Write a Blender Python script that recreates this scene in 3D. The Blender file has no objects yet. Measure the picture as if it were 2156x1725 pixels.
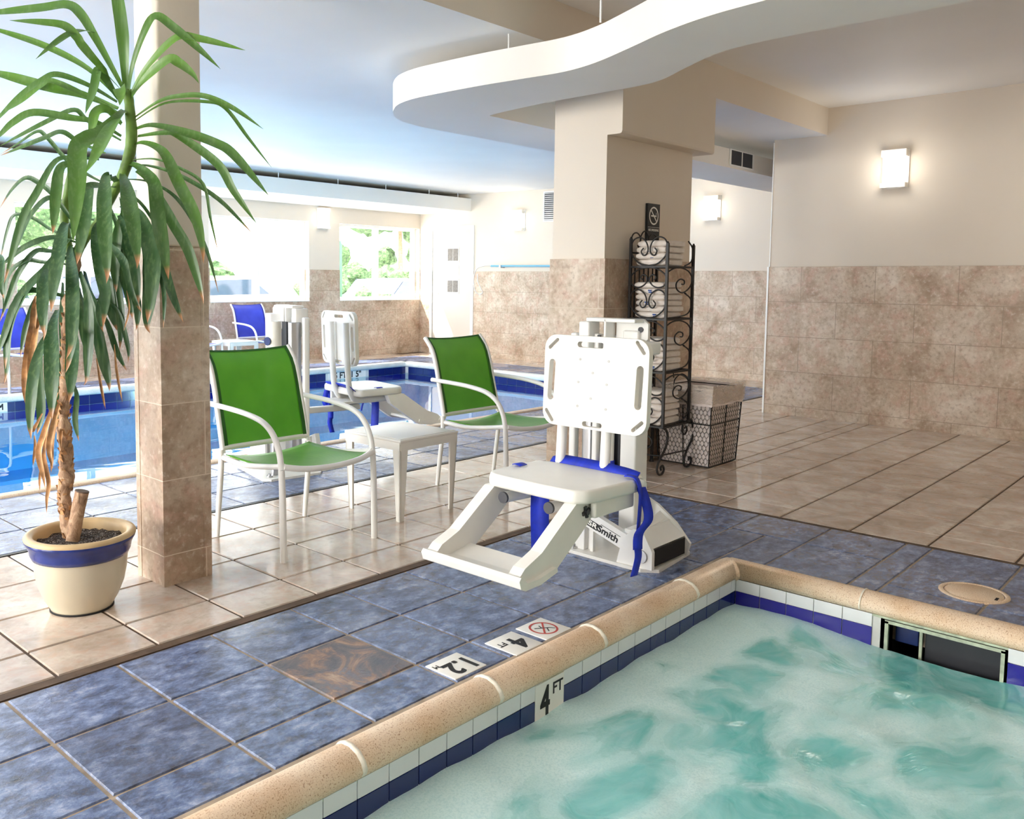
import bpy, bmesh, math, random
import numpy as np
from mathutils import Vector, Matrix, Euler
random.seed(7)
PI = math.pi
scene = bpy.context.scene
COL = scene.collection

# ------------------------------------------------------------------ camera
F_PX, CX, CY = 1838.13, 904.53, 737.0
PITCH, ROLL, YAW = 0.0790, 0.0078, 0.7722
CAM = Vector((-0.8889, -2.5552, 1.2112))
fw = Vector((math.cos(YAW)*math.cos(PITCH), math.sin(YAW)*math.cos(PITCH), -math.sin(PITCH)))
rt = Vector((math.sin(YAW), -math.cos(YAW), 0))
up = rt.cross(fw)
R_ = math.cos(ROLL)*rt + math.sin(ROLL)*up
U_ = -math.sin(ROLL)*rt + math.cos(ROLL)*up
cd = bpy.data.cameras.new('camera')
cam = bpy.data.objects.new('camera', cd); COL.objects.link(cam)
M = Matrix((R_, U_, -fw)).transposed().to_4x4(); M.translation = CAM
cam.matrix_world = M
cd.sensor_fit = 'HORIZONTAL'; cd.sensor_width = 36
cd.lens = 36*F_PX/2156
cd.shift_x = (1078-CX)/2156
cd.shift_y = -(862.5-CY)/2156
cd.clip_start = 0.05; cd.clip_end = 200
scene.camera = cam

# ------------------------------------------------------------------ world, sun, exposure
scene.view_settings.view_transform = 'Standard'
scene.view_settings.look = 'None'
scene.view_settings.gamma = 1
scene.view_settings.exposure = 0.45
scene.view_settings.use_curve_mapping = False
w = bpy.data.worlds.new('World'); scene.world = w; w.use_nodes = True
nt = w.node_tree
bg = nt.nodes['Background']
sky = nt.nodes.new('ShaderNodeTexSky')
try:
    sky.sky_type = 'HOSEK_WILKIE'
    sky.sun_direction = Vector((-0.42, 0.45, 0.79)).normalized()
    sky.turbidity = 5
except Exception:
    pass
mixc = nt.nodes.new('ShaderNodeMix'); mixc.data_type = 'RGBA'
mixc.inputs[0].default_value = 0.75
nt.links.new(sky.outputs[0], mixc.inputs[6])
mixc.inputs[7].default_value = (1.0, 0.99, 0.96, 1)
nt.links.new(mixc.outputs[2], bg.inputs[0])
bg.inputs[1].default_value = 8.5

def light(name, kind, loc, energy, color=(1, 1, 1), size=None, size_y=None, rot=None, portal=False, spread=None):
    d = bpy.data.lights.new(name, kind); d.energy = energy; d.color = color
    o = bpy.data.objects.new(name, d); COL.objects.link(o); o.location = loc
    if kind == 'AREA':
        d.shape = 'RECTANGLE'; d.size = size; d.size_y = size_y or size
        if spread: d.spread = spread
    if kind == 'POINT' and size: d.shadow_soft_size = size
    if rot: o.rotation_euler = rot
    if portal: d.cycles.is_portal = True
    return o
sun = light('sun', 'SUN', (0, 20, 20), 11.0, (1.0, 0.96, 0.9))
sun.data.angle = math.radians(0.6)
sun.rotation_euler = Vector((0.42, -0.45, -0.79)).to_track_quat('-Z', 'Y').to_euler()
scene.cycles.use_denoising = True
scene.cycles.adaptive_threshold = 0.02
scene.cycles.max_bounces = 10
scene.cycles.diffuse_bounces = 6
scene.cycles.glossy_bounces = 4
scene.cycles.transparent_max_bounces = 12
scene.cycles.sample_clamp_indirect = 6.0
scene.cycles.caustics_reflective = False
scene.cycles.caustics_refractive = False

# window openings of the pool hall (in the wall y = 8); left-wall openings (x = -4.5) are added for light
WIN_BACK = [(-3.2, -1.5), (-0.9, 0.8), (1.1, 2.6), (3.05, 4.85), (5.61, 7.32), (7.92, 9.68)]  # first three lie out of view, put in for light
for k, (a, b) in enumerate(WIN_BACK):
    light('window_portal', 'AREA', ((a+b)/2, 8.12, 1.5), 1, size=b-a, size_y=1.19, rot=(-PI/2, 0, 0), portal=True)
LEFT_LIGHT_GAPS = [(-0.2, 2.1), (3.0, 5.4)]  # unseen openings put in to light the scene from the left
for a, b in LEFT_LIGHT_GAPS:
    light('window_portal', 'AREA', (-4.62, (a+b)/2, 1.35), 1, size=2.1, size_y=b-a, rot=(0, -PI/2, 0), portal=True)
# area lamps added outside the openings to boost the daylight
for k, (a, b) in enumerate(WIN_BACK):
    light('window_daylight', 'AREA', ((a+b)/2, 8.40, 1.45), 12 if a > 7 else 26, (1.0, 0.97, 0.92), size=b-a, size_y=1.2, rot=(-PI/2-0.25, 0, 0))
for a, b in LEFT_LIGHT_GAPS:
    light('window_daylight', 'AREA', (-4.85, (a+b)/2, 1.35), 150, (1.0, 0.97, 0.92), size=2.1, size_y=b-a, rot=(0, -PI/2, 0))
# unseen fill lamps added at the ceiling over the spa (above and behind the camera)
for x, y in ((0.6, -1.3), (-1.8, -1.0), (-1.0, -3.6), (2.2, -3.6),):
    light('ceiling_downlight', 'AREA', (x, y, 2.735), 2.5, (1.0, 0.95, 0.9), size=0.25, size_y=0.25)
for x, y in ((1.0, 4.0), (4.5, 4.0), (7.6, 4.0)):
    light('pool_downlight', 'AREA', (x, y, 2.5), 10, (1.0, 0.96, 0.9), size=0.3, size_y=0.3)  # fill lamps added under the pool ceiling, no fittings there
# underwater fill lamps added on the near pool wall to brighten the water
for x in (-2.0, 1.0, 3.5, 6.0):
    light('pool_lamp', 'AREA', (x, 2.53, -0.62), 38, (0.9, 0.98, 1.0), size=0.3, size_y=0.3, rot=(PI/2, 0, 0))

# ------------------------------------------------------------------ node helpers
def lin(c):
    c = c/255.0
    return c/12.92 if c <= 0.04045 else ((c+0.055)/1.055)**2.4
def rgb(r, g, b): return (lin(r), lin(g), lin(b), 1)

class NT:
    def __init__(s, name):
        s.m = bpy.data.materials.new(name); s.m.use_nodes = True
        s.t = s.m.node_tree; s.N = s.t.nodes; s.L = s.t.links
        s.b = s.N['Principled BSDF']; s.out = s.N['Material Output']
        s._co = None
    def new(s, t, **kw):
        n = s.N.new(t)
        for k, v in kw.items(): setattr(n, k, v)
        return n
    def link(s, a, b): s.L.new(a, b)
    def set(s, inp, v):
        i = s.b.inputs[inp]
        if hasattr(v, 'node'): s.link(v, i)
        else: i.default_value = v
    def co(s):
        if s._co is None: s._co = s.new('ShaderNodeTexCoord').outputs['Object']
        return s._co
    def noise(s, scale, detail=3, rough=0.5, dist=0.0, vec=None, out=0):
        n = s.new('ShaderNodeTexNoise'); n.inputs['Scale'].default_value = scale
        n.inputs['Detail'].default_value = detail; n.inputs['Roughness'].default_value = rough
        n.inputs['Distortion'].default_value = dist
        s.link(vec if vec is not None else s.co(), n.inputs['Vector'])
        return n.outputs[out]
    def map(s, scale=(1, 1, 1), loc=(0, 0, 0), rot=(0, 0, 0), vec=None):
        n = s.new('ShaderNodeMapping'); n.inputs['Scale'].default_value = scale
        n.inputs['Location'].default_value = loc; n.inputs['Rotation'].default_value = rot
        s.link(vec if vec is not None else s.co(), n.inputs['Vector'])
        return n.outputs[0]
    def ramp(s, fac, stops, interp='LINEAR'):
        n = s.new('ShaderNodeValToRGB'); n.color_ramp.interpolation = interp
        e = n.color_ramp.elements
        while len(e) < len(stops): e.new(0.5)
        for q, (p, c) in zip(e, stops):
            q.position = p; q.color = c if len(c) == 4 else (*c, 1)
        s.link(fac, n.inputs[0]); return n.outputs[0]
    def rampv(s, fac, stops):
        return s.ramp(fac, [(p, (v, v, v, 1)) for p, v in stops])
    def mix(s, f, a, b, mode='MIX'):
        n = s.new('ShaderNodeMix', data_type='RGBA', blend_type=mode)
        for i, v in ((0, f), (6, a), (7, b)):
            if hasattr(v, 'node'): s.link(v, n.inputs[i])
            else: n.inputs[i].default_value = v
        return n.outputs[2]
    def math(s, op, a, b=0.0, c=None, clamp=False):
        n = s.new('ShaderNodeMath', operation=op); n.use_clamp = clamp
        for i, v in enumerate((a, b) if c is None else (a, b, c)):
            if hasattr(v, 'node'): s.link(v, n.inputs[i])
            else: n.inputs[i].default_value = v
        return n.outputs[0]
    def bump(s, h, strength=0.3, dist=0.01):
        n = s.new('ShaderNodeBump'); n.inputs['Strength'].default_value = strength
        n.inputs['Distance'].default_value = dist; s.link(h, n.inputs['Height'])
        s.link(n.outputs[0], s.b.inputs['Normal']); return n

def plain(name, col, rough=0.5, metal=0.0, var=0.06, nscale=8, bump=0.0, bscale=60, spec=None, coat=0):
    t = NT(name)
    n = t.noise(nscale, 4)
    dark = tuple(max(0, c*(1-var*1.6)) for c in col[:3])+(1,)
    lite = tuple(min(1, c*(1+var)) for c in col[:3])+(1,)
    t.set('Base Color', t.ramp(n, [(0.3, dark), (0.7, lite)]))
    t.set('Roughness', rough); t.set('Metallic', metal)
    if spec is not None: t.set('Specular IOR Level', spec)
    if coat: t.set('Coat Weight', coat)
    if bump: t.bump(t.noise(bscale, 3), bump, 0.004)
    return t.m

MAT = {}
def stone_color(t, vec_noise=1.0):
    """mottled travertine-look ceramic"""
    a = t.noise(3.2*vec_noise, 6, 0.62, 0.6)
    b = t.noise(11*vec_noise, 5, 0.6, 0.3, vec=t.map(loc=(3.1, 1.7, 5.2)))
    c = t.noise(34*vec_noise, 3, 0.6)
    base = t.ramp(a, [(0.30, rgb(158, 132, 108)), (0.44, rgb(186, 164, 141)), (0.55, rgb(202, 184, 163)), (0.70, rgb(224, 210, 193))])
    base = t.mix(t.rampv(b, [(0.50, 0), (0.66, 0.75)]), base, rgb(198, 164, 144))
    base = t.mix(t.rampv(b, [(0.30, 0.6), (0.42, 0)]), base, rgb(176, 160, 136))
    base = t.mix(t.rampv(c, [(0.52, 0), (0.70, 0.5)]), base, rgb(146, 120, 98))
    base = t.mix(t.rampv(c, [(0.30, 0.45), (0.44, 0)]), base, rgb(228, 216, 202))
    return base
def wainscot(name, w_, h_, zoff, uoff, grout=(150, 132, 112), off=0.5, mort=0.0022):
    t = NT(name)
    sep = t.new('ShaderNodeSeparateXYZ'); t.link(t.co(), sep.inputs[0])
    cmb = t.new('ShaderNodeCombineXYZ')
    t.link(t.math('ADD', t.math('ADD', sep.outputs[0], sep.outputs[1]), uoff), cmb.inputs[0])
    t.link(t.math('SUBTRACT', sep.outputs[2], zoff), cmb.inputs[1])
    br = t.new('ShaderNodeTexBrick', offset=off, squash=1.0)
    br.inputs['Scale'].default_value = 1; br.inputs['Brick Width'].default_value = w_
    br.inputs['Row Height'].default_value = h_; br.inputs['Mortar Size'].default_value = mort
    br.inputs['Mortar Smooth'].default_value = 0.2
    br.inputs['Color1'].default_value = (0, 0, 0, 1); br.inputs['Color2'].default_value = (1, 1, 1, 1)
    t.link(cmb.outputs[0], br.inputs['Vector'])
    st = stone_color(t)
    st = t.mix(0.16, st, br.outputs['Color'], 'SOFT_LIGHT')
    t.set('Base Color', t.mix(br.outputs['Fac'], st, rgb(*grout)))
    t.set('Roughness', 0.42)
    t.bump(t.math('SUBTRACT', t.math('MULTIPLY', t.noise(22, 4), 0.4), br.outputs['Fac']), 0.25, 0.003)
    return t.m
MAT['wain'] = wainscot('wall_stone_tile', 0.629, 0.32, 0.085, -7.083+0.629*12)
MAT['wain_col'] = wainscot('column_stone_tile', 0.9, 0.30, 0.123, 0.3, grout=(220, 204, 184))
MAT['wain_col2'] = wainscot('main_column_stone_tile', 0.9, 0.32, 0.085, 0.17, grout=(205, 190, 170))
def paint(name, c, bump=0.12):
    t = NT(name)
    n = t.noise(1.3, 3)
    t.set('Base Color', t.mix(t.rampv(n, [(0.3, 0), (0.7, 1)]), rgb(*c), rgb(*[min(255, v+5) for v in c])))
    t.set('Roughness', 0.62); t.set('Specular IOR Level', 0.3)
    t.bump(t.noise(70, 3), bump, 0.003)
    return t.m
MAT['wall'] = paint('warm_cream_paint', (222, 211, 196))
MAT['ceil'] = paint('white_ceiling_paint', (240, 238, 234), 0.06)
MAT['soffit'] = paint('white_soffit_paint', (238, 234, 227), 0.04)
MAT['white'] = plain('white_powdercoat', rgb(236, 235, 232), 0.32, var=0.02)
MAT['plastic'] = plain('white_moulded_plastic', rgb(233, 230, 223), 0.38, var=0.025, bump=0.05, bscale=200)
MAT['vinyl'] = plain('white_vinyl_frame', rgb(245, 245, 243), 0.35, var=0.01)
MAT['iron'] = plain('black_wrought_iron', rgb(24, 20, 20), 0.5, 0.0, var=0.2, nscale=40, bump=0.2)
MAT['alu'] = plain('brushed_aluminium', rgb(190, 190, 192), 0.3, 0.9, var=0.05)
MAT['screw'] = plain('dull_screw_head', rgb(186, 184, 180), 0.5, var=0.05)
MAT['dark'] = plain('dark_grey_plastic', rgb(48, 50, 56), 0.45, var=0.1)
MAT['grey'] = plain('grey_plug', rgb(62, 62, 68), 0.5, var=0.1)
MAT['blue_strap'] = plain('royal_blue_webbing', rgb(10, 44, 186), 0.6, var=0.15, nscale=30, bump=0.2, bscale=400)
MAT['navy'] = plain('navy_webbing', rgb(18, 40, 96), 0.6, var=0.15, nscale=30)
MAT['black'] = plain('black_print', rgb(22, 22, 24), 0.6, var=0.1)
MAT['red'] = plain('red_print', rgb(200, 80, 72), 0.6, var=0.1)
MAT['paper'] = plain('white_sign', rgb(238, 236, 230), 0.5, var=0.02)
MAT['grout'] = plain('brown_grout', rgb(92, 72, 56), 0.8, var=0.25, nscale=14, bump=0.3)
MAT['grout_lite'] = plain('light_grout', rgb(176, 158, 138), 0.8, var=0.2, nscale=14, bump=0.3)
MAT['black_drain'] = plain('dark_slot_drain', rgb(40, 38, 38), 0.5, var=0.2)
MAT['void'] = plain('dark_recess', rgb(22, 20, 22), 0.8, var=0.1)

def fabric(name, c, c2, alpha=0.93):
    t = NT(name)
    wv = t.new('ShaderNodeTexWave', wave_type='BANDS', bands_direction='Z')
    wv.inputs['Scale'].default_value = 120; t.link(t.co(), wv.inputs['Vector'])
    n = t.noise(5, 3)
    t.set('Base Color', t.mix(t.rampv(n, [(0.3, 0), (0.7, 1)]), rgb(*c), rgb(*c2)))
    t.set('Roughness', 0.42); t.set('Sheen Weight', 0.1)
    t.set('Transmission Weight', 0.0)
    # woven mesh lets a little light through
    tr = t.new('ShaderNodeBsdfTranslucent'); tr.inputs[0].default_value = rgb(*c2)
    tp = t.new('ShaderNodeBsdfTransparent')
    m1 = t.new('ShaderNodeMixShader'); m1.inputs[0].default_value = 0.30
    t.link(t.b.outputs[0], m1.inputs[1]); t.link(tr.outputs[0], m1.inputs[2])
    m2 = t.new('ShaderNodeMixShader'); m2.inputs[0].default_value = 1-alpha
    t.link(m1.outputs[0], m2.inputs[1]); t.link(tp.outputs[0], m2.inputs[2])
    t.link(m2.outputs[0], t.out.inputs[0])
    t.bump(wv.outputs[0], 0.15, 0.001)
    return t.m
MAT['green'] = fabric('green_sling_mesh', (84, 160, 30), (116, 194, 52))
MAT['bluesling'] = fabric('blue_sling_mesh', (52, 66, 190), (80, 96, 225))

def floor_beige():
    t = NT('beige_floor_tile')
    at0 = t.new('ShaderNodeAttribute', attribute_name='tint'); at = t.new('ShaderNodeSeparateColor'); t.link(at0.outputs['Color'], at.inputs[0])
    a = t.noise(4.5, 6, 0.65, 0.5); b = t.noise(16, 5, 0.65)
    c = t.ramp(a, [(0.3, rgb(168, 148, 132)), (0.5, rgb(198, 181, 167)), (0.7, rgb(220, 208, 196))])
    c = t.mix(t.rampv(b, [(0.5, 0), (0.72, 0.6)]), c, rgb(200, 160, 136))
    c = t.mix(t.rampv(b, [(0.30, 0.5), (0.45, 0)]), c, rgb(160, 146, 124))
    c = t.mix(0.35, c, at.outputs[0], 'SOFT_LIGHT')
    t.set('Base Color', c)
    wet = t.rampv(t.noise(1.3, 3, 0.5, 0.4, vec=t.map(loc=(9, 4, 0))), [(0.42, 0.22), (0.62, 0.08)])
    t.set('Roughness', wet)
    t.set('Specular IOR Level', 0.85)
    t.bump(t.noise(20, 4), 0.10, 0.003)
    return t.m
def floor_blue():
    t = NT('blue_slate_floor_tile')
    at = t.new('ShaderNodeAttribute', attribute_name='tint')
    st = t.map(scale=(1, 1.5, 1), rot=(0, 0, 0.5))
    a = t.noise(12, 9, 0.74, 0.15, vec=st); b = t.noise(30, 6, 0.7, vec=t.map(loc=(4, 2, 1)))
    c = t.ramp(a, [(0.34, rgb(50, 54, 70)), (0.46, rgb(80, 94, 128)), (0.55, rgb(108, 126, 166)), (0.68, rgb(168, 178, 204))])
    c = t.mix(t.rampv(b, [(0.52, 0), (0.75, 0.55)]), c, rgb(150, 152, 168))
    c = t.mix(t.rampv(b, [(0.28, 0.55), (0.42, 0)]), c, rgb(48, 44, 62))
    sepx = t.new('ShaderNodeSeparateColor'); t.link(at.outputs['Color'], sepx.inputs[0])
    c = t.mix(t.rampv(sepx.outputs[0], [(0.0, 0.5), (0.5, 0)]), c, rgb(60, 54, 58))
    # rust patch on tiles whose blue channel is 1
    rust = t.ramp(t.noise(7, 6, 0.7, 1.2), [(0.38, rgb(64, 62, 72)), (0.5, rgb(96, 84, 84)), (0.58, rgb(140, 106, 84)), (0.72, rgb(190, 160, 128))])
    c = t.mix(sepx.outputs[2], c, rust)
    t.set('Base Color', c)
    wet = t.rampv(t.noise(1.7, 3, 0.5, 0.5, vec=t.map(loc=(2.3, 7.1, 0))), [(0.40, 0.38), (0.60, 0.12)])
    t.set('Roughness', wet); t.set('Specular IOR Level', 0.6)
    t.bump(t.math('ADD', a, t.math('MULTIPLY', t.noise(60, 4, 0.7), 0.4)), 0.35, 0.006)
    return t.m
MAT['beige'] = floor_beige(); MAT['blue'] = floor_blue()

def coping_mat(name, c1, c2):
    t = NT(name)
    sp = t.noise(260, 2, 0.6); a = t.noise(6, 4)
    c = t.mix(t.rampv(a, [(0.35, 0), (0.65, 1)]), rgb(*c1), rgb(*c2))
    c = t.mix(t.rampv(sp, [(0.56, 0), (0.68, 0.8)]), c, rgb(160, 110, 76))
    c = t.mix(t.rampv(sp, [(0.30, 0.6), (0.40, 0)]), c, rgb(240, 226, 206))
    t.set('Base Color', c); t.set('Roughness', 0.6); t.bump(sp, 0.25, 0.003)
    return t.m
MAT['coping'] = coping_mat('sandstone_coping', (222, 190, 156), (234, 212, 186))
MAT['coping_white'] = coping_mat('pale_pool_coping', (214, 218, 216), (232, 234, 230))
MAT['mortar'] = plain('pale_mortar', rgb(240, 232, 216), 0.8, var=0.1, nscale=40)
MAT['algae'] = plain('pale_green_caulk', rgb(190, 200, 176), 0.7, var=0.2, nscale=30)
def glaze(name, c, r=0.12, var=0.12):
    t = NT(name)
    t.set('Base Color', t.mix(t.noise(9, 3), tuple(v*(1-var) for v in rgb(*c)[:3])+(1,), rgb(*c)))
    t.set('Roughness', r); t.set('Coat Weight', 0.3)
    return t.m
MAT['tile_white'] = glaze('white_glazed_tile', (232, 234, 236))
MAT['tile_blue'] = glaze('cobalt_glazed_tile', (42, 34, 150))
MAT['tile_navy'] = glaze('navy_glazed_tile', (22, 36, 104))
MAT['tile_grout'] = plain('white_tile_grout', rgb(214, 214, 210), 0.8, var=0.06)
MAT['basin'] = plain('pool_plaster', rgb(46, 178, 228), 0.7, var=0.05, nscale=3)
MAT['spa_basin'] = plain('spa_plaster', rgb(150, 210, 205), 0.7, var=0.05)

# ------------------------------------------------------------------ mesh helpers
def tagset(o, label=None, cat=None, group=None, kind=None):
    if label: o['label'] = label
    if cat: o['category'] = cat
    if group: o['group'] = group
    if kind: o['kind'] = kind
    return o
def thing(name, label, cat, loc=(0, 0, 0), rz=0, group=None):
    o = bpy.data.objects.new(name, None); COL.objects.link(o)
    o.empty_display_size = 0.1
    o.location = loc; o.rotation_euler = (0, 0, rz)
    return tagset(o, label, cat, group)
class B:
    """collects geometry into one mesh object"""
    def __init__(s): s.v = []; s.f = []; s.mi = []; s.sm = []; s.vc = None
    def add(s, vs, fs, mi=0, smooth=False):
        n = len(s.v); s.v.extend([tuple(v) for v in vs])
        for f in fs:
            s.f.append(tuple(i+n for i in f)); s.mi.append(mi); s.sm.append(smooth)
        return s
    def box(s, a, b, mi=0, M=None, bev=0.0):
        x0, y0, z0 = [min(a[i], b[i]) for i in range(3)]; x1, y1, z1 = [max(a[i], b[i]) for i in range(3)]
        if bev > 0:
            r = min(bev, (x1-x0)*.45, (y1-y0)*.45, (z1-z0)*.45)
            bm = bmesh.new(); bmesh.ops.create_cube(bm, size=1)
            for v in bm.verts:
                v.co = Vector(((x0+x1)/2+v.co.x*(x1-x0), (y0+y1)/2+v.co.y*(y1-y0), (z0+z1)/2+v.co.z*(z1-z0)))
            bmesh.ops.bevel(bm, geom=bm.edges[:], offset=r, segments=3, profile=0.5, affect='EDGES')
            vs = [v.co.copy() for v in bm.verts]; bm.verts.index_update()
            fs = [[v.index for v in f.verts] for f in bm.faces]; bm.free()
            if M: vs = [M @ v for v in vs]
            return s.add(vs, fs, mi, True)
        vs = [Vector(p) for p in ((x0, y0, z0), (x1, y0, z0), (x1, y1, z0), (x0, y1, z0), (x0, y0, z1), (x1, y0, z1), (x1, y1, z1), (x0, y1, z1))]
        if M: vs = [M @ v for v in vs]
        return s.add(vs, [(0, 3, 2, 1), (4, 5, 6, 7), (0, 1, 5, 4), (1, 2, 6, 5), (2, 3, 7, 6), (3, 0, 4, 7)], mi)
    def quad(s, a, b, c, d, mi=0): return s.add([a, b, c, d], [(0, 1, 2, 3)], mi)
    def poly(s, pts, axis, d0, d1, mi=0, smooth=False):
        """extrude a 2D outline; axis 'x': pts=(y,z); 'y': (x,z); 'z': (x,y)"""
        def P(p, d): return {'x': (d, p[0], p[1]), 'y': (p[0], d, p[1]), 'z': (p[0], p[1], d)}[axis]
        n = len(pts)
        vs = [P(p, d0) for p in pts]+[P(p, d1) for p in pts]
        ar = sum(pts[i][0]*pts[(i+1) % n][1]-pts[(i+1) % n][0]*pts[i][1] for i in range(n))
        fs = [tuple(range(n))[::-1], tuple(range(n, 2*n))]
        s.add(vs, fs, mi)
        s.add(vs, [(i, (i+1) % n, n+(i+1) % n, n+i) for i in range(n)], mi, smooth)
        return s
    def tube(s, pts, r, seg=10, mi=0, closed=False, sub=0, caps=True, flat=None):
        pts = [Vector(p) for p in pts]
        rr = list(r) if isinstance(r, (list, tuple)) else [r]*len(pts)
        if sub: pts, rr = smooth_path(pts, rr, sub, closed)
        n = len(pts); rings = []
        T = []
        for i in range(n):
            a = pts[(i-1) % n] if (closed or i > 0) else pts[i]
            b = pts[(i+1) % n] if (closed or i < n-1) else pts[i]
            d = (b-a); T.append(d.normalized() if d.length > 1e-9 else Vector((0, 0, 1)))
        ref = Vector((0, 0, 1)) if abs(T[0].z) < 0.9 else Vector((1, 0, 0))
        N = (ref-T[0]*ref.dot(T[0])).normalized(); vs = []
        for i in range(n):
            N = (N-T[i]*N.dot(T[i]))
            N = N.normalized() if N.length > 1e-6 else T[i].orthogonal().normalized()
            Bn = T[i].cross(N)
            for k in range(seg):
                a = 2*PI*k/seg
                sx, sy = (1, 1) if flat is None else flat
                vs.append(pts[i]+(N*math.cos(a)*sx+Bn*math.sin(a)*sy)*rr[i])
        fs = []
        m = n if closed else n-1
        for i in range(m):
            j = (i+1) % n
            for k in range(seg):
                k2 = (k+1) % seg
                fs.append((i*seg+k, i*seg+k2, j*seg+k2, j*seg+k))
        s.add(vs, fs, mi, True)
        if caps and not closed:
            s.add(vs[:seg], [tuple(range(seg))[::-1]], mi); s.add(vs[-seg:], [tuple(range(seg))], mi)
        return s
    def cyl(s, a, b, r, seg=16, mi=0, r2=None):
        return s.tube([a, b], [r, r2 if r2 is not None else r], seg, mi)
    def lathe(s, prof, c=(0, 0, 0), seg=48, mi=0, smooth=True):
        n = len(prof); vs = []
        for k in range(seg):
            a = 2*PI*k/seg
            for r, z in prof: vs.append((c[0]+r*math.cos(a), c[1]+r*math.sin(a), c[2]+z))
        fs = []
        for k in range(seg):
            k2 = (k+1) % seg
            for i in range(n-1): fs.append((k*n+i, k2*n+i, k2*n+i+1, k*n+i+1))
        return s.add(vs, fs, mi, smooth)
    def grid(s, fn, nu, nv, mi=0, smooth=True):
        vs = [fn(i/(nu-1), j/(nv-1)) for j in range(nv) for i in range(nu)]
        fs = [(j*nu+i, j*nu+i+1, (j+1)*nu+i+1, (j+1)*nu+i) for j in range(nv-1) for i in range(nu-1)]
        return s.add(vs, fs, mi, smooth)
    def obj(s, name, mats, parent=None, loc=None, auto=None, tint=None):
        me = bpy.data.meshes.new(name); me.from_pydata(s.v, [], s.f); me.update()
        if not isinstance(mats, (list, tuple)): mats = [mats]
        for m in mats: me.materials.append(MAT[m] if isinstance(m, str) else m)
        me.polygons.foreach_set('material_index', s.mi)
        me.polygons.foreach_set('use_smooth', s.sm)
        if s.vc is not None:
            ca = me.color_attributes.new('tint', 'FLOAT_COLOR', 'POINT')
            ca.data.foreach_set('color', [c for v in s.vc for c in v])
        me.validate()
        o = bpy.data.objects.new(name, me); COL.objects.link(o)
        if parent is not None: o.parent = parent
        if loc: o.location = loc
        return o
def smooth_path(pts, rr, sub, closed=False):
    n = len(pts); P = []; R = []
    for i in range(n if closed else n-1):
        g = lambda k: pts[k % n] if closed else pts[max(0, min(n-1, k))]
        h = lambda k: rr[k % n] if closed else rr[max(0, min(n-1, k))]
        p0, p1, p2, p3 = g(i-1), g(i), g(i+1), g(i+2)
        for j in range(sub):
            t = j/sub
            P.append(0.5*((2*p1)+(-p0+p2)*t+(2*p0-5*p1+4*p2-p3)*t*t+(-p0+3*p1-3*p2+p3)*t**3))
            R.append(h(i)*(1-t)+h(i+1)*t)
    if not closed: P.append(pts[-1]); R.append(rr[-1])
    return P, R
def struct(name, b, mats):
    return tagset(b.obj(name, mats), kind='structure')
def dup(root, loc, rz=None, label=None, group=None):
    r = root.copy(); COL.objects.link(r); r.location = loc
    if rz is not None: r.rotation_euler = (0, 0, rz)
    if label: r['label'] = label
    if group: r['group'] = group
    for ch in list(root.children):
        c = ch.copy(); COL.objects.link(c); c.parent = r
        for g in ch.children:
            d = g.copy(); COL.objects.link(d); d.parent = c
    return r
def text_b(s, size, font_h=None):
    """text as mesh verts/faces, centred, in the xy plane"""
    cu = bpy.data.curves.new('t', 'FONT'); cu.body = s; cu.size = size; cu.align_x = 'CENTER'; cu.align_y = 'CENTER'
    cu.extrude = 0.0; cu.resolution_u = 4
    o = bpy.data.objects.new('t', cu); COL.objects.link(o)
    dg = bpy.context.evaluated_depsgraph_get(); dg.update()
    me = bpy.data.meshes.new_from_object(o.evaluated_get(dg))
    vs = [v.co.copy() for v in me.vertices]; fs = [tuple(p.vertices) for p in me.polygons]
    bpy.data.objects.remove(o); bpy.data.curves.remove(cu); bpy.data.meshes.remove(me)
    return vs, fs
def add_text(b, s, size, M, mi=0, bold=0.0, sx=1.0):
    vs, fs = text_b(s, size)
    offs = [(0, 0)] if not bold else [(dx*bold, dy*bold) for dx in (-1, 0, 1) for dy in (-1, 0, 1)]
    for k, (dx, dy) in enumerate(offs):
        b.add([M @ Vector((v.x*sx+dx, v.y+dy, 0.00002*k)) for v in vs], fs, mi)
def frame(o, xa, ya):
    """matrix with origin o, x axis xa, y axis ya"""
    xa = Vector(xa).normalized(); ya = Vector(ya).normalized(); za = xa.cross(ya)
    m = Matrix((xa, ya, za)).transposed().to_4x4(); m.translation = Vector(o); return m

# ------------------------------------------------------------------ floor
fl = B(); tints = []
def tile(x0, x1, y0, y1, mi, g=0.008, tint=None):
    if x1-x0 < 0.03 or y1-y0 < 0.03: return
    x0 += g/2; x1 -= g/2; y0 += g/2; y1 -= g/2; e = 0.004
    vs = [(x0, y0, -0.006), (x1, y0, -0.006), (x1, y1, -0.006), (x0, y1, -0.006),
          (x0+e, y0+e, 0), (x1-e, y0+e, 0), (x1-e, y1-e, 0), (x0+e, y1-e, 0)]
    fl.add(vs, [(4, 5, 6, 7), (0, 1, 5, 4), (1, 2, 6, 5), (2, 3, 7, 6), (3, 0, 4, 7)], mi)
    c = tint or (random.uniform(0.25, 0.75),)*2+(0.0, 1)
    tints.extend([c]*8)
def tiles(xs, ys, mi, g=0.008):
    for i in range(len(xs)-1):
        for j in range(len(ys)-1): tile(xs[i], xs[i+1], ys[j], ys[j+1], mi, g)
def slab(x0, x1, y0, y1, z1=-0.0045, mi=2, z0=-0.15):
    fl.box((x0, y0, z0), (x1, y1, z1), mi); tints.extend([(0.5, 0.5, 0, 1)]*8)
XW0, XW1 = -4.5, 9.7
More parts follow.
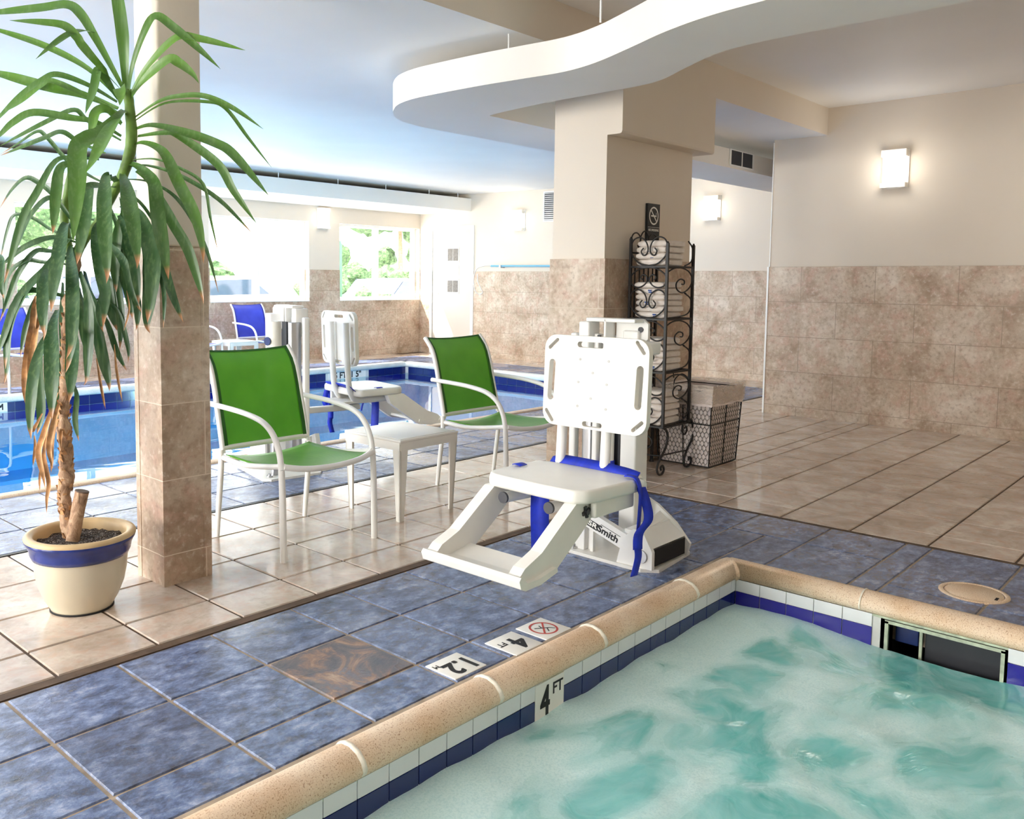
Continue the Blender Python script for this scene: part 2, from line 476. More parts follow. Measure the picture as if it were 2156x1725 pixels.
# slabs (grout level), leaving the pool and the spa open
slab(XW0, XW1, 0.0, 2.42); slab(XW0, 3.58, -0.86, 0.0, mi=3); slab(3.58, XW1, -0.86, 0.0); slab(2.70, 3.58, -5.0, -0.86, mi=3); slab(3.58, XW1, -5.0, -0.86); slab(XW0, -0.55, -5.0, -0.86); slab(-0.55, 2.70, -5.0, -3.75)
slab(8.10, XW1, 2.42, 8.0); slab(XW0, 8.10, 6.70, 8.0)
bx = [0.170+0.3334*k for k in range(-14, 11)]
bxr = [3.808+0.3462*k for k in range(0, 18)]
by = [0.05, 0.287, 0.626, 0.965, 1.358]
tiles(bx+[3.808], by, 0)
tiles([v for v in bxr if v < 9.7]+[9.7], by, 0)
tiles([3.585]+[v for v in bxr if v < 9.7]+[9.7], [-0.752-0.3456*k for k in range(12, 0, -1)]+[-0.752, -0.406, -0.06, 0.05], 0)
blx = [-0.335*k for k in range(12, 0, -1)]+[0, .335, .67, 1.005, 1.256, 1.591, 1.926, 2.261, 2.59]
for i in range(len(blx)-1):
    for j, (y0, y1) in enumerate(((-0.84, -0.662), (-0.662, -0.331), (-0.331, 0.0))):
        rust = (abs(blx[i]-0.67) < 0.01 and j == 1)
        tile(blx[i], blx[i+1], y0, y1, 1, 0.008, (0.6, 0.6, 1.0, 1) if rust else None)
blx2 = [2.59, 2.90, 3.205, 3.555]
tiles(blx2, [-0.662, -0.331, 0.0], 1, 0.008)
tile(2.59, 3.205, -0.84, -0.662, 1)
for (x0, x1, y0, y1) in ((2.72, 3.205, -1.025, -0.84), (3.205, 3.555, -1.025, -0.662), (2.72, 3.205, -1.365, -1.025), (3.205, 3.555, -1.365, -1.025),
                         (2.72, 3.555, -1.475, -1.365), (2.72, 2.878, -1.82, -1.475), (2.878, 3.555, -1.82, -1.475),
                         (2.72, 2.878, -2.16, -1.82), (2.878, 3.555, -2.16, -1.82), (2.72, 3.555, -2.5, -2.16), (2.72, 3.555, -3.0, -2.5)):
    tile(x0, x1, y0, y1, 1, 0.007)
# blue deck round the pool
dx = [XW0+0.347*k for k in range(0, 60) if XW0+0.347*k < 9.05]+[9.05]
tiles(dx, [1.39, 1.73, 2.07, 2.41], 1, 0.007)
tiles([8.11, 8.58, 9.05], [2.41+0.36*k for k in range(0, 15)], 1, 0.007)
tiles([v for v in dx if v < 8.11]+[8.11], [6.72, 7.09, 7.45], 1, 0.007)
tiles([9.06, 9.7], [1.37+0.40*k for k in range(0, 17)], 0)
tiles([v for v in dx if v < 9.0]+[9.05], [7.46, 7.99], 0)
fl.vc = tints
floor = struct('floor', fl, ['beige', 'blue', 'grout', 'grout_lite'])
# slot drain and grout bands
b = B(); b.box((XW0, 1.362, -0.004), (9.05, 1.386, 0.0015)); struct('trim_1', b, 'black_drain')
b = B(); b.box((XW0, 0.006, -0.004), (3.56, 0.045, -0.0008)); b.box((3.56, -3.0, -0.004), (3.584, 0.045, -0.0008)); struct('trim_2', b, 'grout')
b = B(); b.box((XW0, -0.875, -0.004), (2.70, -0.842, 0.001)); b.box((2.688, -3.4, -0.004), (2.718, -0.862, 0.001)); struct('trim_3', b, 'grout_lite')

# ------------------------------------------------------------------ walls and ceilings
WT = 1.365
def wall_x(b, x0, x1, y0, y1, z0=-0.15, z1=2.9, split=WT):
    b.box((x0, y0, z0), (x1, y1, split), 1); b.box((x0, y0, split), (x1, y1, z1), 0)
# right wall: from (7.15, .87) towards the camera; the tile stands 12 mm proud
b = B()
b.box((7.15, -5, WT), (7.45, 0.87, 2.9), 0); b.box((7.138, -5, -0.1), (7.45, 0.882, WT), 1)
struct('wall_right', b, ['wall', 'wain'])
b = B(); b.box((7.13, 0.870, -0.0), (7.142, 0.886, WT), 0); b.box((7.142, 0.866, WT), (7.152, 0.874, 2.5)); struct('trim_4', b, 'vinyl')
# end wall behind the pool (x = 9.7) with the doorway
DY0, DY1, DZ = 6.83, 7.70, 2.05
b = B()
def wseg(y0, y1, z0, z1, x0=9.7, x1=9.95):
    if z0 < WT < z1:
        b.box((x0-0.01, y0, z0), (x1, y1, WT), 1); b.box((x0, y0, WT), (x1, y1, z1), 0)
    else: b.box((x0-(0.01 if z1 <= WT else 0), y0, z0), (x1, y1, z1), 1 if z1 <= WT else 0)
wseg(-5, DY0, -0.1, 2.9); wseg(DY1, 8.25, -0.1, 2.9)
b.box((9.7, DY0, DZ), (9.95, DY1, 2.9), 0); b.box((9.76, DY0, -0.1), (9.95, DY1, DZ), 0)
struct('wall_end', b, ['wall', 'wain'])
# window wall (y = 8)
b = B(); SILL, HEAD = 0.90, 2.09
xs = [XW0-0.2]
for a, c in WIN_BACK: xs += [a, c]
xs.append(9.7)
for i in range(0, len(xs)-1, 2):
    a, c = xs[i], xs[i+1]
    b.box((a, 7.99, -0.1), (c, 8.22, WT), 1); b.box((a, 8.0, WT), (c, 8.22, 2.9), 0)
for a, c in WIN_BACK:
    b.box((a, 7.99, -0.1), (c, 8.22, SILL), 1); b.box((a, 8.0, HEAD), (c, 8.22, 2.9), 0)
struct('wall_back', b, ['wall', 'wain'])
# left wall with unseen openings added for light, wall behind the camera
b = B(); ys = [-5]
for a, c in LEFT_LIGHT_GAPS: ys += [a, c]
ys.append(8.2)
for i in range(0, len(ys)-1, 2): b.box((-4.75, ys[i], -0.1), (-4.5, ys[i+1], 2.9), 0)
for a, c in LEFT_LIGHT_GAPS:
    b.box((-4.75, a, -0.1), (-4.5, c, 0.3), 0); b.box((-4.75, a, 2.4), (-4.5, c, 2.9), 0)
struct('wall_left', b, ['wall'])
b = B(); b.box((-4.75, -5.2, -0.1), (9.95, -5, 2.9)); struct('wall_front', b, 'wall')
# ceilings
b = B(); b.box((-4.75, -5.2, 2.752), (7.16, 0.40, 2.95)); b.box((7.14, -5.2, 2.95), (9.95, 0.4, 3.05))
def cz(y): return 2.517+0.1*max(0, (y-1.0))/7.0
b.add([(-4.75, 0.40, 2.517), (9.95, 0.40, 2.517), (9.95, 8.25, cz(8.25)), (-4.75, 8.25, cz(8.25)),
       (-4.75, 0.40, 2.95), (9.95, 0.40, 2.95), (9.95, 8.25, 3.05), (-4.75, 8.25, 3.05)],
      [(0, 1, 2, 3)[::-1], (4, 5, 6, 7), (1, 2, 6, 5), (2, 3, 7, 6), (3, 0, 4, 7)], 0)
b.add([(-4.75, 0.40, 2.517), (9.95, 0.40, 2.517), (9.95, 0.40, 2.95), (-4.75, 0.40, 2.95)], [(0, 1, 2, 3)], 1)
struct('ceiling', b, ['ceil', 'wall'])

# suspended curved soffit
ZB, ZT = 2.265, 2.435
near = [(2.30, -5.0), (2.30, -2.5), (2.33, -1.6), (2.38, -1.1), (2.42, -0.85), (2.50, -0.62), (2.62, -0.38), (2.74, -0.12), (2.79, 0.10), (2.77, 0.35),
        (2.745, 0.6), (2.735, 0.9), (2.74, 1.12), (2.79, 1.30), (2.88, 1.44), (2.99, 1.56), (3.14, 1.67), (3.32, 1.73), (3.55, 1.755), (9.7, 1.755)]
far_ = [(9.7, 1.14), (3.44, 1.14), (3.42, 1.12), (3.38, 0.9), (3.345, 0.62), (3.33, 0.2), (3.32, -0.02), (3.27, -0.18), (3.13, -0.38), (3.00, -0.58), (2.93, -0.75), (2.91, -1.05), (2.91, -1.5), (2.88, -2.4), (2.85, -5.0)]
P1, _ = smooth_path([Vector((*p, 0)) for p in near[:-1]], [0]*(len(near)-1), 5)
P2, _ = smooth_path([Vector((*p, 0)) for p in far_[2:]], [0]*(len(far_)-2), 5)
outl = [(p.x, p.y) for p in P1]+[near[-1]]+far_[:2]+[(p.x, p.y) for p in P2]
b = B(); b.poly(outl, 'z', ZB, ZT, 0)
sof = struct('trim_5', b, ['soffit'])
for i, p in enumerate(sof.data.polygons): p.use_smooth = False
# window-side soffit
b = B(); b.box((XW0, 6.85, 2.33), (9.7, 7.60, 2.53)); struct('trim_6', b, 'soffit')
b = B(); b.box((XW0, 7.60, 2.33), (9.7, 8.0, 2.36)); struct('trim_7', b, 'soffit')
# hanging rods of the soffit
rods = [(2.79, 0.44), (2.66, -0.17), (2.44, -1.4), (3.25, 1.0)]
r0 = None
def rod(x, y, z0, z1, lab):
    b = B(); b.cyl((0, 0, 0), (0, 0, z1-z0), 0.005, 8); o = b.obj('hanging_rod', 'vinyl', loc=(x, y, z0))
    return tagset(o, lab, 'rod', 'rods holding the soffits')
rod(2.79, 0.46, ZT-0.01, 2.52, 'thin white rod holding the curved soffit nearer its rounded tip')
rod(2.67, -0.19, ZT-0.01, 2.752, 'thin white rod holding the curved soffit near the top edge of the picture')
for x in (5.95, 6.95, 7.85, 8.75, 9.4):
    rod(x, 6.87, 2.525, cz(6.87), 'short thin rod in the dark gap above the window soffit')

# ------------------------------------------------------------------ columns
b = B()
b.box((0.802, 0.537, 1.333), (0.988, 0.723, 2.517), 0, bev=0.012)
b.box((0.79, 0.525, 0), (1.0, 0.735, 1.333), 1)
o = struct('column', b, ['wall', 'wain_col'])
b = B()
for (x, y, dx_, dy_) in ((0.79, 0.525, 1, 1), (1.0, 0.525, -1, 1), (0.79, 0.735, 1, -1)):
    b.box((x-0.002*dx_, y-0.002*dy_, 0), (x+0.034*dx_, y+0.03*dy_, 1.334))
struct('trim_8', b, 'wain_col')
b = B()
b.poly([(0.50, 1.36), (0.90, 1.36), (0.90, 2.53), (0.394, 2.53), (0.394, 2.138), (0.399, 2.126), (0.41, 2.122), (0.50, 2.122)], 'x', 3.812, 4.905, 0)
b.poly([(0.90, 2.122), (0.90, 2.53), (0.394, 2.53), (0.394, 2.138), (0.399, 2.126), (0.41, 2.122)], 'x', 4.905, 5.02, 0)
b.box((3.80, 0.488, 0), (4.945, 0.912, 1.36), 1)
struct('column', b, ['wall', 'wain_col2'])

# ------------------------------------------------------------------ spa
SX, SY = 2.60, -0.97
b = B()
b.box((-0.45, SY, -1.0), (SX+0.1, SY+0.12, -0.03), 0)
b.box((SX, -3.6, -1.0), (SX+0.1, SY+0.12, -0.245), 0)
b.box((SX, -1.56, -0.245), (SX+0.1, SY+0.12, -0.03), 0); b.box((SX, -3.6, -0.245), (SX+0.1, -1.945, -0.03), 0)
b.box((-0.57, -3.7, -1.0), (-0.45, SY+0.12, -0.03), 0); b.box((-0.57, -3.72, -1.0), (SX+0.1, -3.6, -0.03), 0)
b.box((-0.5, -3.65, -1.05), (SX+0.1, SY+0.1, -1.0), 1)
struct('spa_basin', b, ['tile_grout', 'spa_basin'])
def spa_tiles():
    b = B(); g = 0.0018; e = 0.006
    k = -10
    for i in range(-10, 20):
        x0 = 0.595+0.109*i; x1 = min(x0+0.109, SX-0.001)
        if x0 > SX-0.02: break
        if 1.20 < (x0+x1)/2 < 1.37: continue
        b.box((x0+g, SY-e, -0.083), (x1-g, SY, -0.034), 0)
        b.box((x0+g, SY-e, -0.19), (x1-g, SY, -0.086), 1)
    for i in range(-1, 30):
        y1 = -0.97-0.006-0.109*i+0.004; y0 = y1-0.109
        y1 = min(y1, SY-0.007)
        if y1-y0 < 0.02: continue
        if y0 < -1.945 and y1 > -1.56 or (-1.945 < (y0+y1)/2 < -1.56): continue
        b.box((SX-e, y0+g, -0.083), (SX, y1-g, -0.034), 0)
        b.box((SX-e, y0+g, -0.19), (SX, y1-g, -0.086), 2)
    return b
struct('trim_9', spa_tiles(), ['tile_white', 'tile_navy', 'tile_blue'])
# skimmer mouth: dark throat with a floating weir
b = B()
b.box((SX+0.30, -2.0, -0.3), (SX+0.32, -1.5, -0.03)); b.box((SX, -1.56, -0.3), (SX+0.32, -1.545, -0.045))
b.box((SX, -1.96, -0.3), (SX+0.32, -1.945, -0.045)); b.box((SX, -1.96, -0.05), (SX+0.32, -1.545, -0.04)); b.box((SX, -1.96, -0.30), (SX+0.32, -1.545, -0.245))
tagset(b.obj('skimmer_box', 'void'), kind='structure')
sk = thing('skimmer', 'dark skimmer opening in the cobalt tile band of the spa', 'skimmer', (SX, -1.75, -0.14))
b = B()
b.box((-0.004, -0.195, 0.082), (0.01, 0.19, 0.094)); b.box((-0.004, 0.178, -0.1), (0.01, 0.19, 0.09)); b.box((-0.004, -0.195, -0.1), (0.01, -0.183, 0.09))
b.box((0.05, 0.075, -0.1), (0.06, 0.085, 0.085))
b.obj('mouth_frame', 'algae', sk)
b = B(); b.box((0.07, -0.175, -0.1), (0.08, 0.07, 0.075)); b.obj('weir_flap', 'dark', sk)
b = B(); b.box((0.06, 0.09, 0.0), (0.07, 0.17, 0.07), bev=0.01); b.obj('basket_cover', 'navy', sk)
# coping: rounded nosing
def nosing(path, inward, w=0.115, h=0.04, z0=-0.038, ztop=0.034):
    """path: points of the outer edge; inward: unit vectors towards the water"""
    prof = [(0.0, -0.012), (0.0, 0.012), (0.008, 0.022), (0.028, 0.032), (0.055, ztop), (0.082, 0.026), (0.102, 0.008), (0.11, -0.012), (0.104, -0.028), (0.09, z0), (0.0, z0)]
    vs = []; n = len(prof)
    for p, q in zip(path, inward):
        for u, z in prof: vs.append((p[0]+q[0]*u, p[1]+q[1]*u, z))
    fs = []
    for i in range(len(path)-1):
        for k in range(n):
            k2 = (k+1) % n; fs.append((i*n+k, (i+1)*n+k, (i+1)*n+k2, i*n+k2))
    return vs, fs
OY, OX = -0.878, 2.695
rc = 0.05
path = [(-0.56, OY), (0.8, OY), (2.0, OY)]; inw = [(0, -1)]*3
path.append((OX-rc, OY)); inw.append((0, -1))
for k in range(1, 8):
    a = PI/2*(1-k/8); path.append((OX-rc+rc*math.cos(a), OY-rc+rc*math.sin(a)))
    d = (-math.cos(a), -math.sin(a)); s_ = 1/max(abs(d[0]), abs(d[1])); inw.append((d[0]*s_, d[1]*s_))
path.append((OX, OY-rc)); inw.append((-1, 0)); path.append((OX, -1.5)); inw.append((-1, 0)); path.append((OX, -3.7)); inw.append((-1, 0))
b = B(); vs, fs = nosing(path, inw)
b.add(vs, fs, 0, True)
struct('trim_10', b, ['coping'])
jn = B()
for xj in (-0.05, 0.503, 1.038, 1.591, 2.243):
    vs, fs = nosing([(xj-0.009, OY+0.002), (xj-0.004, OY+0.002), (xj+0.004, OY+0.002), (xj+0.009, OY+0.002)], [(0, -1.0), (0, -1.05), (0, -1.05), (0, -1.0)]); jn.add([(v[0], v[1]-0.001, v[2]+(0.005 if abs(v[0]-xj) < 0.005 else 0.0)) for v in vs], fs, 0, True)
for yj in (-1.47, -2.02, -2.6):
    vs, fs = nosing([(OX+0.001, yj+0.003), (OX+0.001, yj-0.003)], [(-1.03, 0)]*2); jn.add([(v[0]-0.001, v[1], v[2]+0.003) for v in vs], fs, 0, True)
jn.box((-0.5, SY-0.004, -0.042), (SX, SY+0.01, -0.034), 1); jn.box((SX-0.004, -3.5, -0.042), (SX+0.01, SY, -0.034), 1)
struct('trim_11', jn, ['mortar', 'algae'])
# spa water
def spa_water_mat():
    t = NT('foaming_turquoise_water')
    wv = t.new('ShaderNodeTexNoise'); wv.inputs['Scale'].default_value = 1.7; wv.inputs['Detail'].default_value = 2
    base = t.map(scale=(1.0, 1.35, 1), rot=(0, 0, 0.25)); t.link(base, wv.inputs['Vector'])
    off = t.new('ShaderNodeVectorMath', operation='SCALE'); off.inputs[3].default_value = 0.62
    sub = t.new('ShaderNodeVectorMath', operation='SUBTRACT'); sub.inputs[1].default_value = (0.5, 0.5, 0.5)
    t.link(wv.outputs['Color'], sub.inputs[0]); t.link(sub.outputs[0], off.inputs[0])
    add = t.new('ShaderNodeVectorMath', operation='ADD'); t.link(base, add.inputs[0]); t.link(off.outputs[0], add.inputs[1])
    vo = t.new('ShaderNodeTexVoronoi', feature='SMOOTH_F1'); vo.inputs['Scale'].default_value = 3.6
    vo.inputs['Smoothness'].default_value = 0.35; vo.inputs['Randomness'].default_value = 1.0
    t.link(add.outputs[0], vo.inputs['Vector'])
    big = t.noise(2.3, 4, 0.6, 0.8, vec=add.outputs[0])
    fine = t.noise(9, 4, 0.6, 1.2, vec=add.outputs[0])
    spk = t.noise(150, 3, 0.7)
    f = t.math('ADD', t.math('MULTIPLY', vo.outputs['Distance'], 0.95), t.math('MULTIPLY', t.math('SUBTRACT', big, 0.5), 0.5))
    f = t.math('ADD', f, t.math('MULTIPLY', t.math('SUBTRACT', fine, 0.5), 0.22))
    # foam gathers along the walls and in the corner where the jets break the surface
    sep = t.new('ShaderNodeSeparateXYZ'); t.link(t.co(), sep.inputs[0])
    dy = t.math('SUBTRACT', SY, sep.outputs[1]); 
    edge = t.math('MULTIPLY', t.math('SUBTRACT', 0.34, dy, clamp=True), 1.5)
    dxx = t.math('SUBTRACT', SX, sep.outputs[0])
    corner = t.math('MULTIPLY', t.math('SUBTRACT', 0.75, t.math('ADD', dy, t.math('MULTIPLY', dxx, 0.7)), clamp=True), 0.7)
    f = t.math('ADD', t.math('ADD', f, edge), corner)
    foam = t.rampv(f, [(0.41, 0.0), (0.54, 0.42), (0.76, 1.0)])
    deep = t.ramp(big, [(0.3, rgb(84, 172, 166)), (0.5, rgb(112, 190, 186)), (0.7, rgb(146, 210, 208))])
    haze = t.mix(t.rampv(fine, [(0.35, 0), (0.7, 0.6)]), deep, rgb(160, 214, 212))
    white = t.mix(t.rampv(spk, [(0.35, 0.55), (0.55, 0)]), rgb(212, 240, 239), rgb(172, 216, 218))
    t.set('Base Color', t.mix(foam, haze, white))
    t.set('Roughness', t.rampv(foam, [(0, 0.12), (1, 0.45)]))
    t.set('IOR', 1.33)
    t.set('Subsurface Weight', 0.0)
    h = t.math('ADD', t.math('MULTIPLY', big, 0.6), t.math('ADD', t.math('MULTIPLY', fine, 0.25), t.math('MULTIPLY', t.math('MULTIPLY', spk, foam), 0.10)))
    t.bump(h, 0.22, 0.03)
    return t.m
MAT['spa_water'] = spa_water_mat()
from mathutils import noise as mn
b = B(); WL = -0.142
def spa_fn(u, v):
    x = -0.45+(SX+0.45)*u; y = -3.6+(SY+3.6)*v
    dw = min(SY-y, SX-x)
    z = WL+0.011*mn.noise(Vector((x*3.1, y*3.6, 0.3)))+0.004*mn.noise(Vector((x*9, y*11, 2.3)))+0.0012*mn.noise(Vector((x*26, y*29, 1.3)))
    c = math.exp(-(((x-2.42)/0.22)**2+((y+1.12)/0.2)**2)); z += 0.018*c
    z -= 0.030*math.exp(-(((x-2.55)/0.16)**2+((y+1.78)/0.24)**2))
    e = max(0, 0.25-(SY-y))/0.25; z += e*0.010*mn.noise(Vector((x*7, 1.0, 7.0)))
    return (x, y, z)
b.grid(spa_fn, 220, 190)
sw = tagset(b.obj('spa_water', 'spa_water'), 'foaming turquoise water swirling in the spa', 'water', kind='stuff')
# depth marker set in the spa wall
b = B(); b.box((1.211, SY-0.008, -0.20), (1.361, SY+0.002, -0.036), 0)
Mw = frame((1.262, SY-0.0085, -0.105), (1, 0, 0), (0, 0, 1))
add_text(b, '4', 0.135, Mw, 1, 0.003, 0.72)
add_text(b, 'FT', 0.052, frame((1.327, SY-0.0085, -0.073), (1, 0, 0), (0, 0, 1)), 1, 0.0012)
tagset(b.obj('depth_marker_tile', ['paper', 'black']), 'white 4 FT depth marker set in the spa wall at the waterline', 'sign')
# deck markers
def deck_marker(x0, x1, y0, y1, label, kind_):
    b = B(); b.box((x0, y0, -0.002), (x1, y1, 0.0028), 0, bev=0.002)
    cx_, cy_ = (x0+x1)/2, (y0+y1)/2
    if kind_ == 'nodive':
        ring = []
        for k in range(40):
            a0, a1 = 2*PI*k/40, 2*PI*(k+1)/40
            for rr in ((0.052, 0.044),):
                b.add([(cx_+rr[0]*math.cos(a0), cy_+rr[0]*math.sin(a0), 0.0033), (cx_+rr[0]*math.cos(a1), cy_+rr[0]*math.sin(a1), 0.0033),
                       (cx_+rr[1]*math.cos(a1), cy_+rr[1]*math.sin(a1), 0.0033), (cx_+rr[1]*math.cos(a0), cy_+rr[1]*math.sin(a0), 0.0033)], [(0, 1, 2, 3)], 1)
        for a, w_, L in ((0.75, 0.0035, 0.044),):
            c, s_ = math.cos(a), math.sin(a)
            b.add([(cx_+c*L-s_*w_, cy_+s_*L+c*w_, 0.0034), (cx_+c*L+s_*w_, cy_+s_*L-c*w_, 0.0034), (cx_-c*L+s_*w_, cy_-s_*L-c*w_, 0.0034), (cx_-c*L-s_*w_, cy_-s_*L+c*w_, 0.0034)][::-1], [(0, 1, 2, 3)], 1)
        # diver figure
        for (px_, py_, qx, qy, w_) in ((-0.028, 0.018, 0.02, -0.012, 0.003), (0.02, -0.012, 0.03, -0.028, 0.0025), (-0.006, 0.002, 0.004, 0.024, 0.0025), (0.012, -0.006, -0.008, -0.03, 0.0022)):
            d = Vector((qx-px_, qy-py_)).normalized()*w_
            b.add([(cx_+px_-d.y, cy_+py_+d.x, 0.0035), (cx_+px_+d.y, cy_+py_-d.x, 0.0035), (cx_+qx+d.y, cy_+qy-d.x, 0.0035), (cx_+qx-d.y, cy_+qy+d.x, 0.0035)], [(0, 1, 2, 3)], 2)
        o = b.obj('no_diving_tile', ['paper', 'red', 'grey'])
    elif kind_ == '4':
        add_text(b, '4', 0.115, frame((cx_+0.018, cy_-0.004, 0.0034), (-1, 0, 0), (0, -1, 0)), 1, 0.0032)
        add_text(b, 'FT', 0.036, frame((cx_-0.042, cy_+0.018, 0.0034), (-1, 0, 0), (0, -1, 0)), 1, 0.001)
        o = b.obj('depth_marker_tile', ['paper', 'black'])
    else:
        add_text(b, '1.2', 0.108, frame((cx_+0.012, cy_-0.008, 0.0034), (-1, 0, 0), (0, -1, 0)), 1, 0.003, 0.9)
        add_text(b, 'M', 0.03, frame((cx_-0.056, cy_+0.034, 0.0034), (-1, 0, 0), (0, -1, 0)), 1, 0.0008)
        o = b.obj('depth_marker_tile', ['paper', 'black'])
    return tagset(o, label, 'sign')
deck_marker(1.012, 1.158, -0.825, -0.695, 'white 1.2 M depth marker tile in the blue deck', '12')
deck_marker(1.278, 1.420, -0.850, -0.712, 'white 4 FT depth marker tile in the blue deck beside the spa', '4')
deck_marker(1.448, 1.592, -0.843, -0.708, 'white tile with a red no diving symbol in the blue deck', 'nodive')

# manhole lid in the dark tiles
mh = thing('manhole_lid', 'round tan access lid set in the dark tiles beside the spa', 'lid', (3.02, -1.755, 0))
b = B(); b.lathe([(0.0, 0.004), (0.098, 0.004), (0.102, 0.0), (0.102, -0.003)], seg=48); b.obj('lid', 'coping', mh)
b = B(); b.lathe([(0.104, -0.003), (0.104, 0.003), (0.108, 0.005), (0.121, 0.003), (0.123, -0.003)], seg=48); b.obj('rim', 'coping', mh)
b = B(); b.box((-0.045, -0.088, 0.0035), (-0.012, -0.078, 0.0052)); b.obj('lift_slot', 'void', mh)

# ------------------------------------------------------------------ swimming pool
PX0, PX1, PY0, PY1, PW = XW0, 8.0, 2.50, 6.60, -0.135
def strip_tiles(b, x0, x1, y, ny, z0, z1, step, mi, horiz=True, skip=None):
    n = int(round((x1-x0)/step))
    for i in range(n):
        a, c = x0+step*i+0.002, x0+step*(i+1)-0.002
        if skip and skip[0] < (a+c)/2 < skip[1]: continue
        if horiz: b.box((a, y, z0), (c, y+ny*0.006, z1), mi)
        else: b.box((y, a, z0), (y+ny*0.006, c, z1), mi)
b = B()
b.box((PX0, PY1, -1.3), (PX1+0.1, PY1+0.1, -0.03), 0); b.box((PX1, PY0-0.1, -1.3), (PX1+0.1, PY1+0.1, -0.03), 0)
b.box((PX0, PY0-0.08, -1.3), (PX1+0.1, PY0, -0.03), 0); b.box((PX0-0.1, PY0-0.1, -1.3), (PX0, PY1+0.1, -0.03), 0)
b.box((PX0, PY0-0.1, -1.35), (PX1+0.1, PY1+0.1, -1.25), 0)
b.box((PX0, PY1-0.45, -1.25), (PX1, PY1, -0.75), 0)
struct('pool_basin', b, ['basin'])
b = B()
strip_tiles(b, PX0, PX1, PY1, -1, -0.145, -0.04, 0.155, 0, True, (6.55, 7.22))
strip_tiles(b, PX0, PX1, PY1, -1, -0.255, -0.15, 0.155, 1, True)
strip_tiles(b, PY0, PY1-0.01, PX1, -1, -0.145, -0.04, 0.155, 0, False)
strip_tiles(b, PY0, PY1-0.01, PX1, -1, -0.255, -0.15, 0.155, 1, False)
b.box((PX0, PY1-0.002, -0.26), (PX1, PY1+0.001, -0.035), 2); b.box((PX1-0.002, PY0, -0.26), (PX1+0.001, PY1, -0.035), 2)
struct('trim_12', b, ['tile_navy', 'tile_blue', 'tile_grout'])
b = B()
b.box((PX0, 2.415, -0.04), (PX1+0.03, 2.505, 0.012), 0, bev=0.015)
b.box((PX0, PY1-0.03, -0.045), (PX1+0.11, 6.715, 0.028), 1, bev=0.025)
b.box((PX1-0.03, 2.42, -0.045), (8.11, 6.715, 0.028), 1, bev=0.025)
struct('trim_13', b, ['coping', 'coping_white'])
# depth marking on the far pool wall
b = B(); b.box((6.55, PY1-0.010, -0.19), (7.22, PY1-0.003, -0.036), 0)
add_text(b, '5 FT  1 5"', 0.115, frame((6.89, PY1-0.0105, -0.09), (1, 0, 0), (0, 0, 1)), 1, 0.0035, 1.05)
tagset(b.obj('depth_marker_tile', ['paper', 'black']), 'white depth marker on the far pool wall above the water, black FT 1 5 lettering', 'sign')
b = B(); b.box((2.18, PY1-0.010, -0.15), (2.40, PY1-0.003, -0.036), 0)
add_text(b, 'M', 0.085, frame((2.335, PY1-0.0105, -0.09), (1, 0, 0), (0, 0, 1)), 1, 0.003, 0.8)
tagset(b.obj('depth_marker_tile', ['paper', 'black']), 'white tile marked M on the far pool wall at the left picture edge', 'sign')
def pool_water_mat():
    t = NT('clear_pool_water')
    gl = t.new('ShaderNodeBsdfGlossy'); gl.inputs['Roughness'].default_value = 0.015
    tp = t.new('ShaderNodeBsdfTransparent'); tp.inputs[0].default_value = (0.50, 0.86, 0.98, 1)
    fr = t.new('ShaderNodeFresnel'); fr.inputs[0].default_value = 1.333
    bp = t.new('ShaderNodeBump'); bp.inputs['Strength'].default_value = 0.10; bp.inputs['Distance'].default_value = 0.02
    t.link(t.noise(1.6, 2, 0.5, 0.3, vec=t.map(scale=(1, 1.6, 1))), bp.inputs['Height'])
    t.link(bp.outputs[0], gl.inputs['Normal']); t.link(bp.outputs[0], fr.inputs['Normal'])
    m = t.new('ShaderNodeMixShader'); t.link(fr.outputs[0], m.inputs[0]); t.link(tp.outputs[0], m.inputs[1]); t.link(gl.outputs[0], m.inputs[2])
    t.link(m.outputs[0], t.out.inputs[0]); return t.m
MAT['pool_water'] = pool_water_mat()
b = B(); b.quad((PX0, PY0, PW), (PX1, PY0, PW), (PX1, PY1, PW), (PX0, PY1, PW))
tagset(b.obj('pool_water', 'pool_water'), 'calm light blue water of the indoor swimming pool', 'water', kind='stuff')

